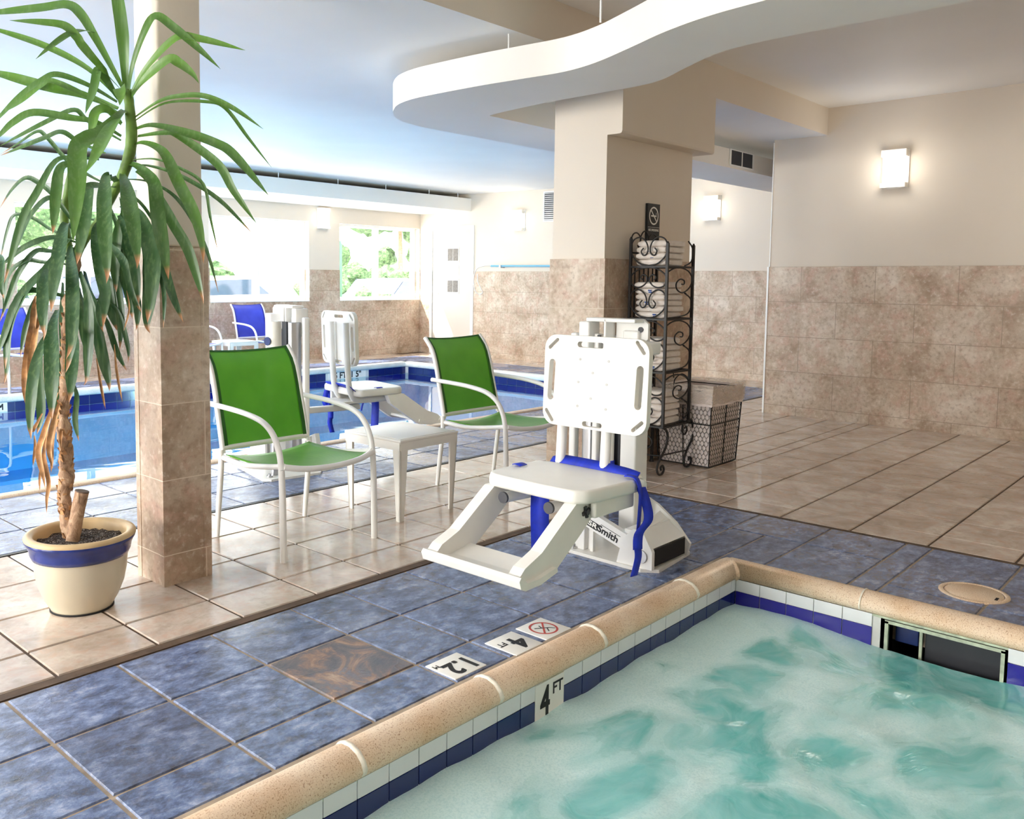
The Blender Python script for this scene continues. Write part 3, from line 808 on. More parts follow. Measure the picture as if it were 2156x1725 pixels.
# ------------------------------------------------------------------ windows, door
def glass_mat():
    t = NT('clear_window_glass')
    gl = t.new('ShaderNodeBsdfGlossy'); gl.inputs['Roughness'].default_value = 0.0
    tp = t.new('ShaderNodeBsdfTransparent'); tp.inputs[0].default_value = (0.96, 0.98, 0.98, 1)
    fr = t.new('ShaderNodeFresnel'); fr.inputs[0].default_value = 1.45
    m = t.new('ShaderNodeMixShader'); t.link(fr.outputs[0], m.inputs[0]); t.link(tp.outputs[0], m.inputs[1]); t.link(gl.outputs[0], m.inputs[2])
    t.link(m.outputs[0], t.out.inputs[0]); return t.m
MAT['glass'] = glass_mat()
MAT['notice2'] = plain('pale_printed_notice', rgb(226, 228, 232), 0.6, var=0.12, nscale=60)
for k, (a, c) in enumerate(WIN_BACK):
    r = bpy.data.objects.new('window_%d' % (k+1), None); COL.objects.link(r); r.location = ((a+c)/2, 8.1, SILL); r['kind'] = 'structure'
    W2 = (c-a)/2; Hh = HEAD-SILL; b = B(); t_ = 0.045
    for y0, y1, x0, x1 in ((-0.0, 0.07, -W2, W2),):
        b.box((x0, y0, 0), (x1, y1, t_)); b.box((x0, y0, Hh-t_), (x1, y1, Hh)); b.box((x0, y0, t_), (x0+t_, y1, Hh-t_)); b.box((x1-t_, y0, t_), (x1, y1, Hh-t_))
    b.box((-0.03, -0.005, t_), (0.03, 0.06, Hh-t_)); b.box((-0.07, 0.02, t_), (-0.03, 0.05, Hh-t_))
    b.obj('window_frame', 'vinyl', r)
    b = B(); b.box((-W2, -0.115, -0.012), (W2, 0.0, 0.004)); b.obj('window_sill', 'vinyl', r)
    b = B(); b.quad((-W2+t_, 0.035, t_), (W2-t_, 0.035, t_), (W2-t_, 0.035, Hh-t_), (-W2+t_, 0.035, Hh-t_)); b.obj('pane', 'glass', r)
MAT['door_paint'] = paint('beige_door_paint', (206, 198, 188))
r = bpy.data.objects.new('door_1', None); COL.objects.link(r); r.location = (9.7, (DY0+DY1)/2, 0); r['kind'] = 'structure'
hw = (DY1-DY0)/2
b = B(); b.box((-0.02, -hw-0.055, 0), (-0.0, -hw, DZ)); b.box((-0.02, hw, 0), (-0.0, hw+0.055, DZ)); b.box((-0.02, -hw-0.055, DZ), (-0.0, hw+0.055, DZ+0.055)); b.obj('door_frame', 'vinyl', r)
b = B(); b.box((-0.004, -hw-0.001, 0.0), (0.06, hw+0.001, DZ+0.001)); lf = b.obj('door_leaf', 'door_paint', r)
MAT['notice'] = plain('faded_printed_notice', rgb(120, 114, 108), 0.6, var=0.25, nscale=60)
MAT['notice2'] = plain('pale_printed_notice', rgb(226, 228, 232), 0.6, var=0.12, nscale=60)
for z0, z1, ml in ((1.54, 1.74, 'notice'), (1.32, 1.44, 'notice2'), (1.03, 1.22, 'notice')):
    b = B(); b.box((-0.006, -0.15, z0-0.03), (0.002, 0.11, z1+0.03), 1)
    for q in range(2): b.box((-0.009, -0.13+q*0.12, z0), (-0.005, -0.02+q*0.12, z1), 0)
    b.obj('notice', [ml, 'paper'], r, loc=(-0.004, -0.02, 0))
b = B(); b.cyl((0.0, hw-0.07, 1.0), (-0.05, hw-0.07, 1.0), 0.011, 10); b.tube([(-0.05, hw-0.07, 1.0), (-0.052, hw-0.18, 1.0)], 0.009, 10); b.obj('door_handle', 'vinyl', r)

# ------------------------------------------------------------------ wall lights
def emis(name, c, s):
    t = NT(name); t.set('Base Color', rgb(250, 246, 238)); t.set('Emission Color', (*c, 1)); t.set('Emission Strength', s); t.set('Roughness', 0.4); return t.m
MAT['lamp'] = emis('lit_opal_glass', (1.0, 0.97, 0.92), 2.2)
MAT['lamp_frame'] = plain('white_sconce_frame', rgb(244, 240, 232), 0.4, var=0.02)
def sconce(loc, rz, label, e=5):
    """local: wall plane x=0, projecting to -x"""
    r = thing('wall_sconce', label, 'wall light', loc, rz, 'square wall sconces')
    b = B(); b.box((-0.012, -0.105, -0.16), (0, 0.105, 0.16), bev=0.003); b.obj('backplate', 'lamp_frame', r)
    b = B(); b.box((-0.075, -0.085, -0.145), (-0.014, 0.085, 0.145), bev=0.01); b.obj('shade', 'lamp', r)
    for z in (-0.15, 0.15):
        b = B(); b.box((-0.08, -0.095, z-0.006), (-0.01, 0.095, z+0.006))
        for y in (-0.092, 0.092): b.box((-0.082, y-0.005, z*0.72-0.008), (-0.008, y+0.005, z*1.04))
        b.obj('bracket', 'lamp_frame', r)
    d = Matrix.Rotation(rz, 3, 'Z') @ Vector((-0.24, 0, 0))
    for dz in (0.0,):
        light('sconce_light', 'POINT', Vector(loc)+d+Vector((0, 0, dz)), e*0.55, (1.0, 0.95, 0.87), size=0.10)
sconce((7.15, -0.17, 2.174), 0, 'square lit sconce on the cream wall at the right', 5)
sconce((9.7, 2.717, 2.163), 0, 'small square lit sconce seen between the tall column and the right wall', 4)
sconce((9.7, 5.85, 2.141), 0, 'pale lit sconce on the end wall beside the louvre vent', 3)
sconce((7.58, 8.0, 2.147), PI/2, 'lit sconce between the two back windows', 2)
sconce((7.15, -3.2, 2.174), 0, 'square lit sconce on the right wall outside the frame', 5)  # out of view, added to light the camera side

# vents
r = thing('wall_vent', 'grey louvred vent high on the end wall left of the tall column', 'vent', (9.7, 5.255, 2.324))
b = B(); b.box((-0.012, -0.15, -0.225), (0.0, 0.15, -0.205)); b.box((-0.012, -0.15, 0.205), (0, 0.15, 0.225)); b.box((-0.012, -0.15, -0.205), (0, -0.135, 0.205)); b.box((-0.012, 0.135, -0.205), (0, 0.15, 0.205)); b.obj('frame', 'vinyl', r)
b = B(); b.box((-0.002, -0.135, -0.205), (0.0, 0.135, 0.205), 1)
for k in range(14): b.box((-0.010, -0.135, -0.20+k*0.0295), (-0.003, 0.135, -0.20+k*0.0295+0.017), 0)
b.obj('louvres', ['alu', 'dark'], r)
r = thing('duct_grille', 'dark two part grille in the white soffit between column and right wall', 'vent', (7.06, 1.138, 2.368))
b = B(); b.box((-0.25, -0.008, -0.085), (0.25, 0.0, -0.07)); b.box((-0.25, -0.008, 0.06), (0.25, 0, 0.067)); b.box((-0.25, -0.008, -0.07), (-0.225, 0, 0.06)); b.box((0.225, -0.008, -0.07), (0.25, 0, 0.06)); b.box((-0.006, -0.008, -0.07), (0.006, 0, 0.06)); b.obj('frame', 'vinyl', r)
b = B(); b.box((-0.225, -0.003, -0.07), (0.225, -0.001, 0.06)); b.obj('grille', 'dark', r)

# no smoking sign on the brown side of the column
sg = B(); x0, x1, z0, z1 = 4.288, 4.443, 1.47, 1.735; ys_ = 0.488
sg.box((x0, ys_-0.006, z0), (x1, 0.5, z1), 0)
cxs, czs, yy = (x0+x1)/2, 1.655, ys_-0.0066
for k in range(36):
    a0, a1 = 2*PI*k/36, 2*PI*(k+1)/36
    sg.add([(cxs+0.060*math.cos(a0), yy, czs+0.060*math.sin(a0)), (cxs+0.060*math.cos(a1), yy, czs+0.060*math.sin(a1)),
            (cxs+0.050*math.cos(a1), yy, czs+0.050*math.sin(a1)), (cxs+0.050*math.cos(a0), yy, czs+0.050*math.sin(a0))], [(0, 1, 2, 3)], 1)
for dx_ in (1,):
    c, s_ = math.cos(-PI/4), math.sin(-PI/4)
    Lr, wr = 0.053, 0.0045
    sg.add([(cxs+c*Lr-s_*wr, yy, czs+s_*Lr+c*wr), (cxs+c*Lr+s_*wr, yy, czs+s_*Lr-c*wr), (cxs-c*Lr+s_*wr, yy, czs-s_*Lr-c*wr), (cxs-c*Lr-s_*wr, yy, czs-s_*Lr+c*wr)], [(0, 1, 2, 3)], 1)
sg.box((cxs-0.035, yy-0.0002, czs-0.006), (cxs+0.022, yy, czs+0.004), 1); sg.box((cxs+0.024, yy-0.0002, czs-0.006), (cxs+0.034, yy, czs+0.004), 1)
sg.box((cxs+0.028, yy-0.0002, czs+0.006), (cxs+0.032, yy, czs+0.022), 1)
sg.box((x0+0.005, yy-0.0002, 1.578), (x1-0.005, yy, 1.580), 1)
add_text(sg, 'NO SMOKING', 0.021, frame((cxs, yy-0.0002, 1.560), (1, 0, 0), (0, 0, 1)), 1, 0.0006)
tagset(sg.obj('no_smoking_sign', ['black', 'paper']), 'black NO SMOKING sign on the column above the towel rack', 'sign')

# pool pole and rescue hook on the end wall
MAT['pole_blue'] = plain('light_blue_pole', rgb(120, 180, 214), 0.35, 0.2, var=0.05)
r = thing('rescue_pole', 'light blue rescue pole with wire hook hung on the end wall', 'pole', (9.62, 6.35, 1.45))
b = B(); b.cyl((0, 0, 0), (0, -3.2, -0.02), 0.016, 12); b.obj('pole', 'pole_blue', r)
b = B(); b.tube([(0, 0, 0), (-0.0, 0.15, 0.0), (0, 0.30, -0.05), (0, 0.36, -0.20), (0, 0.33, -0.38), (0, 0.24, -0.45), (0, 0.17, -0.42), (0, 0.20, -0.36), (0, 0.27, -0.24), (0, 0.28, -0.12)], 0.007, 8, sub=6); b.obj('hook', 'alu', r)
for y in (-0.2, -1.6):
    b = B(); b.box((-0.02, y-0.015, -0.03), (0.075, y+0.015, -0.015)); b.box((-0.03, y-0.015, -0.03), (-0.02, y+0.015, 0.01))
    b.obj('wall_bracket', 'alu', r)

# ------------------------------------------------------------------ patio chairs
def make_chair(name, label, mat, loc, group, rz=0):
    """faces -y; feet spread 0.52 x 0.52; origin between the feet"""
    r = thing(name, label, 'chair', loc, rz, group); R = 0.0135; W_ = 0.262
    for s in (-1, 1):
        x = s*W_
        b = B(); b.tube([(x*0.985, 0.262, 0.0), (x*0.985, 0.245, 0.15), (x*0.985, 0.222, 0.33), (x*0.985, 0.222, 0.42)], [0.011, R, R, R], 10, sub=4); b.obj('leg', 'white', r)
        b = B(); b.tube([(x, -0.268, 0), (x, -0.262, 0.25), (x, -0.255, 0.40)], [0.0155, 0.0145, R], 10, sub=4); b.obj('leg', 'white', r)
        b = B(); b.tube([(x, -0.255, 0.40), (x, -0.238, 0.475), (x, -0.195, 0.545), (x, -0.12, 0.59), (x, 0.0, 0.612), (x, 0.14, 0.622), (x, 0.31, 0.628)], [R]*4+[0.0125]*3, 10, sub=5); b.obj('armrest', 'white', r)
    # back rails with top curl
    b = B()
    bp = [(0.222, 0.40), (0.238, 0.48), (0.262, 0.58), (0.29, 0.70), (0.325, 0.80), (0.385, 0.872)]
    for s in (-1, 1): b.tube([(s*0.246, y, z) for y, z in bp], R*0.95, 10, sub=4)
    b.tube([(-0.246, 0.226, 0.425), (0.246, 0.226, 0.425)], R*0.95, 10)
    b.obj('back_frame', 'white', r)
    b = B()
    # seat frame: dipped front rail and side rails
    for s in (-1, 1): b.tube([(s*0.252, 0.222, 0.385), (s*0.252, 0.05, 0.375), (s*0.252, -0.14, 0.395), (s*0.252, -0.26, 0.415)], R*0.95, 10, sub=4)
    b.tube([(-0.255, -0.262, 0.412), (-0.15, -0.285, 0.393), (0, -0.292, 0.385), (0.15, -0.285, 0.393), (0.255, -0.262, 0.412)], R, 10, sub=4)
    b.obj('seat_frame', 'white', r)
    BP, _ = smooth_path([Vector((0, y, z)) for y, z in bp[0:]], [0]*len(bp), 4)
    def bk(u, v):
        k = v*(len(BP)-1); i = min(int(k), len(BP)-2); p = BP[i].lerp(BP[i+1], k-i)
        sag = 0.022*(1-(2*u-1)**2)*(0.4+0.6*v)
        return (-0.243+0.486*u, p.y+sag-0.002, 0.045+p.z*0.95+0.002-0.012*(1-(2*u-1)**2)*v)
    b = B(); b.grid(bk, 17, 22); o = b.obj('backrest', mat, r)
    md = o.modifiers.new('solid', 'SOLIDIFY'); md.thickness = 0.004
    # darker doubled hems
    b = B()
    for u0, u1, v0, v1 in ((0, 1, 0, 0.03), (0, 1, 0.965, 1), (0, 0.05, 0, 1), (0.95, 1, 0, 1)):
        b.grid(lambda u, v, a=(u0, u1, v0, v1): tuple(Vector(bk(a[0]+(a[1]-a[0])*u, a[2]+(a[3]-a[2])*v))+Vector((0, -0.0035, 0))), 9 if u1-u0 > .5 else 3, 12 if v1-v0 > .5 else 3)
    b.obj('hem', mat+'_hem', r)
    def st(u, v):
        y = 0.205-0.455*v; z = 0.395-0.02*math.sin(PI*v*0.8)+0.022*v
        return (-0.243+0.486*u, y-0.018*(1-(2*u-1)**2)*(v**3), z-0.026*(1-(2*u-1)**2))
    b = B(); b.grid(st, 17, 16); o = b.obj('seat', mat, r)
    md = o.modifiers.new('solid', 'SOLIDIFY'); md.thickness = 0.004
    return r
MAT['green_hem'] = plain('dark_green_hem', rgb(30, 92, 14), 0.6, var=0.1)
MAT['bluesling_hem'] = plain('dark_blue_hem', rgb(34, 44, 150), 0.6, var=0.1)
c1 = make_chair('patio_chair', 'green sling chair with white frame right of the tiled pillar', 'green', (1.568, 0.715, 0), 'green patio chairs')
dup(c1, (3.065, 0.71, 0), label='green sling chair between the small white table and the tall column')
c2 = make_chair('patio_chair', 'blue sling chair under the back window, its whole back in view', 'bluesling', (5.93, 7.22, 0), 'blue patio chairs')
dup(c2, (4.88, 7.24, 0), label='blue sling chair mostly hidden behind the tiled pillar, one white arm showing', rz=0.15)
dup(c2, (2.78, 7.22, 0), label='blue sling chair behind the yucca leaves at the left', rz=0.1)

# ------------------------------------------------------------------ small moulded tables
def make_table(label, loc, s=1.0):
    r = thing('side_table', label, 'table', loc, 0, 'white plastic side tables'); r.scale = (s, s, s)
    b = B(); h = 0.42
    b.box((-0.215, -0.215, h-0.016), (0.215, 0.215, h), bev=0.012)
    b.box((-0.20, -0.20, h-0.002), (0.20, 0.20, h+0.003), bev=0.003)
    o = b.obj('table_top', 'plastic', r)
    b = B()
    for a, c in (((-0.207, -0.212, h-0.055), (0.207, -0.204, h-0.01)), ((-0.207, 0.204, h-0.055), (0.207, 0.212, h-0.01)), ((-0.212, -0.207, h-0.055), (-0.204, 0.207, h-0.01)), ((0.204, -0.207, h-0.055), (0.212, 0.207, h-0.01))): b.box(a, c)
    b.obj('apron', 'plastic', r)
    for sx in (-1, 1):
        for sy in (-1, 1):
            b = B(); x, y = sx*0.186, sy*0.186
            # L-section tapering leg
            for (ox, oy, wx, wy) in ((0, 0, 0.055, 0.008), (0, 0, 0.008, 0.055)):
                vs = []
                for z, k in ((0, 0.5), (h-0.02, 1.0)):
                    sh = 0.010 if z == 0 else 0.024
                    X0 = sx*(0.186+sh-0.0); Y0 = sy*(0.186+sh)
                    X1, Y1 = X0-sx*wx*k if wx > 0.02 else X0-sx*wx, Y0-sy*wy*k if wy > 0.02 else Y0-sy*wy
                    vs += [(X0, Y0, z), (X1, Y0, z), (X1, Y1, z), (X0, Y1, z)]
                b.add(vs, [(0, 1, 2, 3), (4, 5, 6, 7), (0, 1, 5, 4), (1, 2, 6, 5), (2, 3, 7, 6), (3, 0, 4, 7)])
            b.obj('leg', 'plastic', r)
    return r
t1 = make_table('white plastic side table between the two green chairs', (2.29, 0.745, 0))
dup(t1, (5.43, 7.12, 0), label='white plastic side table beside the blue chair under the window')

# ------------------------------------------------------------------ pool lifts
def make_lift(label, loc, rz):
    """seat faces -x; origin at the middle of the base plate. Built at (2.50, -0.45) of the deck."""
    r = thing('pool_lift', label, 'pool lift', loc, rz, 'pool lifts')
    ox, oy = 2.50, -0.45
    def W(*p): return (p[0]-ox, p[1]-oy, p[2])
    # base plate
    b = B(); out = [(2.30, -0.30), (2.36, -0.21), (2.70, -0.19), (2.74, -0.23), (2.72, -0.68), (2.66, -0.73), (2.34, -0.76), (2.29, -0.70)]
    b.poly([(x-ox, y-oy) for x, y in out], 'z', 0.0, 0.014); b.obj('base_plate', 'plastic', r)
    for x, y in ((2.34, -0.33), (2.33, -0.69), (2.68, -0.26), (2.67, -0.66)):
        b = B(); b.cyl(W(x, y, 0.014), W(x, y, 0.024), 0.020, 10); b.cyl(W(x, y, 0.024), W(x, y, 0.034), 0.010, 6)
        b.obj('anchor_bolt', 'alu', r)
    # mast
    b = B(); b.box(W(2.47, -0.555, 0.05), W(2.575, -0.475, 1.0), bev=0.008); b.obj('mast', 'white', r)
    b = B(); b.box(W(2.42, -0.265, 0.10), W(2.46, -0.232, 0.98), bev=0.008); b.obj('rear_arm', 'white', r)
    b = B(); b.box(W(2.44, -0.37, 0.10), W(2.48, -0.345, 0.98), bev=0.005); b.obj('rear_arm', 'white', r)
    b = B(); b.box(W(2.45, -0.335, 0.08), W(2.52, -0.285, 0.95), bev=0.006); b.obj('channel', 'alu', r)
    # actuator with label and blue cover
    b = B(); b.cyl(W(2.47, -0.415, 0.36), W(2.47, -0.415, 0.92), 0.027, 16); b.obj('actuator', 'plastic', r)
    b = B(); b.cyl(W(2.47, -0.415, 0.30), W(2.47, -0.415, 0.41), 0.034, 14, r2=0.030); b.obj('actuator_cover', 'blue_strap', r)
    b = B(); b.box(W(2.50, -0.455, 0.30), W(2.51, -0.375, 0.95)); b.obj('back_panel', 'dark', r)
    b = B(); b.tube([W(2.45, -0.42, 0.31), W(2.40, -0.40, 0.29), W(2.39, -0.43, 0.22), W(2.42, -0.44, 0.12)], 0.005, 6, sub=5); b.obj('cable', 'plastic', r)
    # head bracket
    b = B()
    b.box(W(2.40, -0.345, 0.86), W(2.49, -0.290, 1.035), bev=0.008); b.box(W(2.42, -0.42, 0.90), W(2.50, -0.408, 1.05), bev=0.004)
    b.box(W(2.42, -0.565, 1.035), W(2.50, -0.315, 1.052), bev=0.004)
    b.poly([(y-oy, z) for y, z in ((-0.565, 1.05), (-0.43, 1.05), (-0.43, 0.93), (-0.55, 0.93), (-0.59, 0.965), (-0.59, 1.03))], 'x', 2.49-ox, 2.505-ox)
    b.box(W(2.41, -0.64, 0.90), W(2.52, -0.44, 0.955), bev=0.01)
    b.obj('head_bracket', 'white', r)
    b = B(); b.cyl(W(2.484, -0.555, 1.005), W(2.492, -0.555, 1.005), 0.012, 14); b.obj('pivot_bolt', 'grey', r)
    b = B(); b.box(W(2.405, -0.63, 0.925), W(2.411, -0.585, 0.938)); b.obj('switch', 'dark', r)
    b = B(); b.box(W(2.43, -0.385, 0.945), W(2.44, -0.37, 0.975)); b.obj('latch', 'dark', r)
    # battery/control head with badge on the far side (seen on the lift by the pool)
    b = B(); b.cyl(W(2.63, -0.30, 0.72), W(2.63, -0.30, 0.96), 0.048, 20); b.cyl(W(2.63, -0.30, 0.70), W(2.63, -0.30, 0.72), 0.040, 20); b.obj('motor', 'plastic', r)
    b = B(); b.cyl(W(2.676, -0.285, 0.84), W(2.681, -0.283, 0.84), 0.026, 20); b.obj('badge', 'navy', r)
    b = B(); b.cyl(W(2.63, -0.30, 0.014), W(2.63, -0.30, 0.71), 0.022, 14); b.obj('piston_rod', 'alu', r)
    # lower lever arm with lettering
    b = B(); pa, pb = (-0.315, 0.205), (-0.70, 0.075); X0 = 2.31
    d = Vector((pb[0]-pa[0], pb[1]-pa[1])).normalized(); n = Vector((-d.y, d.x))*0.036
    o4 = [(pa[0]+n.x, pa[1]+n.y), (pb[0]+n.x, pb[1]+n.y), (pb[0]-n.x, pb[1]-n.y), (pa[0]-n.x, pa[1]-n.y)]
    b.poly([(y-oy, z) for y, z in o4], 'x', X0-ox, X0+0.03-ox); b.obj('lever_arm', 'white', r)
    b = B()
    Mt = frame(W(X0-0.0008, -0.485, 0.152), (0, d.x, d.y), (0, d.y if False else -d.y*-1, -d.x))
    xa = Vector((0, d.x, d.y)); ya = Vector((0, d.y, -d.x)); ya = ya if ya.z > 0 else -ya
    c0 = Vector(W(X0-0.001, -0.484, 0.137))
    add_text(b, 'Smith', 0.042, frame(c0+xa*0.044, xa, ya), 0, 0.0012, 1.15)
    k0 = c0-xa*0.038
    b.add([tuple(k0-xa*0.030-ya*0.016), tuple(k0+xa*0.028-ya*0.016), tuple(k0+xa*0.028+ya*0.016), tuple(k0-xa*0.030+ya*0.016)], [(0, 1, 2, 3)], 0)
    add_text(b, 'SR', 0.030, frame(k0+Vector((-0.0006, 0, 0)), xa, ya), 1, 0.0010, 1.5)
    k1 = c0+xa*0.044+ya*0.022
    b.add([tuple(k1-xa*0.045-ya*0.0012), tuple(k1+xa*0.06-ya*0.0012), tuple(k1+xa*0.06+ya*0.0012), tuple(k1-xa*0.045+ya*0.0012)], [(0, 1, 2, 3)], 0)
    b.obj('lettering', ['black', 'paper'], r)
    # front post and hinge block
    b = B(); b.box(W(2.34, -0.385, 0.014), W(2.37, -0.315, 0.16), bev=0.004); b.box(W(2.37, -0.40, 0.014), W(2.385, -0.385, 0.16)); b.box(W(2.35, -0.425, 0.014), W(2.365, -0.41, 0.15)); b.obj('front_post', 'white', r)
    b = B(); b.cyl(W(2.333, -0.345, 0.135), W(2.345, -0.345, 0.135), 0.014, 12); b.obj('pin', 'grey', r)
    gus = [(2.30, 0.014), (2.30, 0.14), (2.36, 0.21), (2.44, 0.19), (2.66, 0.07), (2.70, 0.03), (2.68, 0.014)]
    b = B()
    b.poly([(y-oy, z) for y, z in ((-0.745, 0.014), (-0.745, 0.09), (-0.70, 0.165), (-0.655, 0.175), (-0.60, 0.12), (-0.575, 0.014))], 'x', 2.305-ox, 2.325-ox)
    b.poly([(y-oy, z) for y, z in ((-0.745, 0.014), (-0.76, 0.07), (-0.69, 0.15), (-0.60, 0.215), (-0.52, 0.25), (-0.475, 0.25), (-0.475, 0.014))], 'x', 2.60-ox, 2.615-ox)
    b.add([W(2.325, -0.735, 0.10), W(2.60, -0.735, 0.10), W(2.60, -0.61, 0.19), W(2.325, -0.66, 0.165)], [(0, 1, 2, 3)])
    b.box(W(2.325, -0.66, 0.02), W(2.60, -0.60, 0.16))
    b.obj('hinge_block', 'white', r)
    b = B(); b.cyl(W(2.297, -0.695, 0.065), W(2.307, -0.695, 0.065), 0.028, 18); b.obj('hinge_pin', 'alu', r)
    b = B(); b.box(W(2.335, -0.742, 0.025), W(2.59, -0.738, 0.095)); b.obj('rubber_pad', 'void', r)
    # back board with grab slots
    def rr(w_, h_, c, nseg=6):
        P = []
        for cx_, cy_, a0 in ((w_-c, h_-c, 0), (-w_+c, h_-c, PI/2), (-w_+c, -h_+c, PI), (w_-c, -h_+c, 1.5*PI)):
            for k in range(nseg+1): P.append((cx_+c*math.cos(a0+PI/2*k/nseg), cy_+c*math.sin(a0+PI/2*k/nseg)))
        return P
    def slot(cx_, cy_, L, w_, ang):
        P = []
        for s, a0 in ((1, -PI/2), (-1, PI/2)):
            for k in range(7): a = a0+PI*k/6; P.append((s*L+w_*math.cos(a), w_*math.sin(a)))
        c, s_ = math.cos(ang), math.sin(ang)
        return [(cx_+x*c-y*s_, cy_+x*s_+y*c) for x, y in P]
    def board(outer, holes, thick, Mx):
        bm = bmesh.new(); E = []
        for loop in [outer]+holes:
            vs_ = [bm.verts.new((x, y, 0)) for x, y in loop]
            for i in range(len(vs_)): E.append(bm.edges.new((vs_[i], vs_[(i+1) % len(vs_)])))
        bmesh.ops.triangle_fill(bm, use_beauty=True, use_dissolve=False, edges=E)
        fs_ = bm.faces[:]
        ex = bmesh.ops.extrude_face_region(bm, geom=fs_)
        bmesh.ops.translate(bm, verts=[g for g in ex['geom'] if isinstance(g, bmesh.types.BMVert)], vec=(0, 0, thick))
        bmesh.ops.recalc_face_normals(bm, faces=bm.faces[:])
        bm.verts.index_update()
        vv = [Mx @ v.co for v in bm.verts]; ff = [tuple(v.index for v in f.verts) for f in bm.faces]; bm.free()
        return vv, ff
    holes = [slot(-0.200, 0, 0.068, 0.0145, PI/2-0.03), slot(0.200, -0.0, 0.068, 0.0145, PI/2-0.03), slot(-0.02, 0.148, 0.050, 0.011, 0), slot(0.0, -0.162, 0.035, 0.010, 0),
             slot(-0.195, 0.145, 0.024, 0.007, 0.72), slot(0.20, 0.15, 0.024, 0.007, -0.9), slot(-0.205, -0.145, 0.024, 0.007, -0.9), slot(0.20, -0.145, 0.024, 0.007, 0.72)]
    Mb = frame(W(1.995, -0.662, 0.818), (0, -1, 0), (0.035, 0, 1))
    Mb2 = Mb.copy()
    vv, ff = board(rr(0.238, 0.182, 0.055), holes, 0.028, Mb)
    # local +z of this frame points to -x side? keep the visible face towards -x
    b = B(); b.add(vv, ff); o = b.obj('backrest', 'plastic', r)
    bv = o.modifiers.new('bev', 'BEVEL'); bv.width = 0.006; bv.segments = 3; bv.limit_method = 'ANGLE'
    zax = (Mb.to_3x3() @ Vector((0, 0, 1)))
    fz = 0.0 if zax.x > 0 else 0.028
    for u, v in ((-0.065, 0.09), (0.065, 0.09), (-0.005, 0.04), (-0.07, -0.0), (0.06, 0.0), (-0.01, -0.06), (-0.07, -0.095), (0.06, -0.095)):
        b = B(); p = Mb @ Vector((u, v, fz)); b.cyl(p, p+Vector((-0.0015, 0, 0)), 0.0055, 10); b.obj('screw', 'screw', o)
    # seat
    so = [(1.885, -0.93), (1.885, -0.50), (1.80, -0.455), (1.60, -0.455), (1.55, -0.47), (1.525, -0.51), (1.515, -0.68), (1.515, -0.86), (1.535, -0.91), (1.58, -0.935), (1.70, -0.945), (1.86, -0.95)]
    P, _ = smooth_path([Vector((x-ox, y-oy, 0)) for x, y in so], [0]*len(so), 4, True)
    ccx = sum(p.x for p in P)/len(P); ccy = sum(p.y for p in P)/len(P)
    b = B()
    vs = []; rings_ = ((0.90, 0.478), (0.965, 0.480), (0.99, 0.474), (1.0, 0.462), (1.0, 0.443), (0.985, 0.432), (0.92, 0.432))
    for k_, z in rings_: vs += [(ccx+(p.x-ccx)*k_, ccy+(p.y-ccy)*k_, z) for p in P]
    n_ = len(P); fs = [tuple(range(n_))]
    for q in range(len(rings_)-1):
        for k in range(n_): fs.append((q*n_+k, (q+1)*n_+k, (q+1)*n_+(k+1) % n_, q*n_+(k+1) % n_))
    fs.append(tuple(range((len(rings_)-1)*n_, len(rings_)*n_))[::-1])
    b.add(vs, fs, 0, True)
    o = b.obj('seat', 'plastic', r)
    for k, p in enumerate(o.data.polygons): p.use_smooth = 0 < k < len(fs)-1
    # under-seat rail tubes ending in grey plugs
    for y in (-0.515, -0.725):
        b = B(); b.tube([W(1.612, y, 0.405), W(1.90, y, 0.400), W(1.985, y+0.02, 0.45), W(2.015, y+0.03, 0.60), W(2.03, y+0.03, 0.93)], 0.021, 12, sub=5)
        q = b.obj('frame_tube', 'white', r)
        b = B(); b.cyl(W(1.603, y, 0.405), W(1.613, y, 0.405), 0.0215, 16); b.obj('end_plug', 'grey', q)
    b = B(); b.box(W(1.60, -0.93, 0.372), W(1.86, -0.905, 0.436), bev=0.008); b.obj('seat_bracket', 'plastic', r)
    b = B(); b.box(W(1.88, -0.60, 0.33), W(2.46, -0.55, 0.37), bev=0.008); b.obj('carrier_arm', 'plastic', r)
    b = B(); b.box(W(1.70, -0.80, 0.38), W(2.0, -0.55, 0.395)); b.obj('seat_bracket', 'plastic', r)
    # footrest: two sloping arms and a moulded tray
    for y in (-0.487, -0.872):
        b = B(); pts = [(1.66, 0.425), (1.575, 0.425), (1.505, 0.35), (1.33, 0.235), (1.25, 0.205), (1.21, 0.212), (1.22, 0.245), (1.30, 0.275), (1.40, 0.335), (1.60, 0.44)]
        b.poly([(x-ox, z) for x, z in [(1.66, 0.435), (1.63, 0.37), (1.57, 0.325), (1.395, 0.205), (1.30, 0.192), (1.225, 0.205), (1.212, 0.235), (1.245, 0.264), (1.335, 0.298), (1.53, 0.432)]], 'y', y-oy-0.025, y-oy+0.025)
        o = b.obj('footrest_arm', 'plastic', r)
        bv = o.modifiers.new('bev', 'BEVEL'); bv.width = 0.009; bv.segments = 3; bv.limit_method = 'ANGLE'; bv.angle_limit = 0.5
    b = B()
    prof = [(1.40, 0.240), (1.30, 0.222), (1.235, 0.222), (1.222, 0.242), (1.205, 0.248), (1.195, 0.236), (1.205, 0.208), (1.23, 0.198), (1.31, 0.200), (1.405, 0.222)]
    b.poly([(x-ox, z) for x, z in prof], 'y', -0.915-oy, -0.455-oy)
    o = b.obj('footrest', 'plastic', r)
    bv = o.modifiers.new('bev', 'BEVEL'); bv.width = 0.004; bv.segments = 3; bv.limit_method = 'ANGLE'; bv.angle_limit = 0.5
    # star knob
    b = B(); c = Vector(W(1.585, -0.900, 0.395))
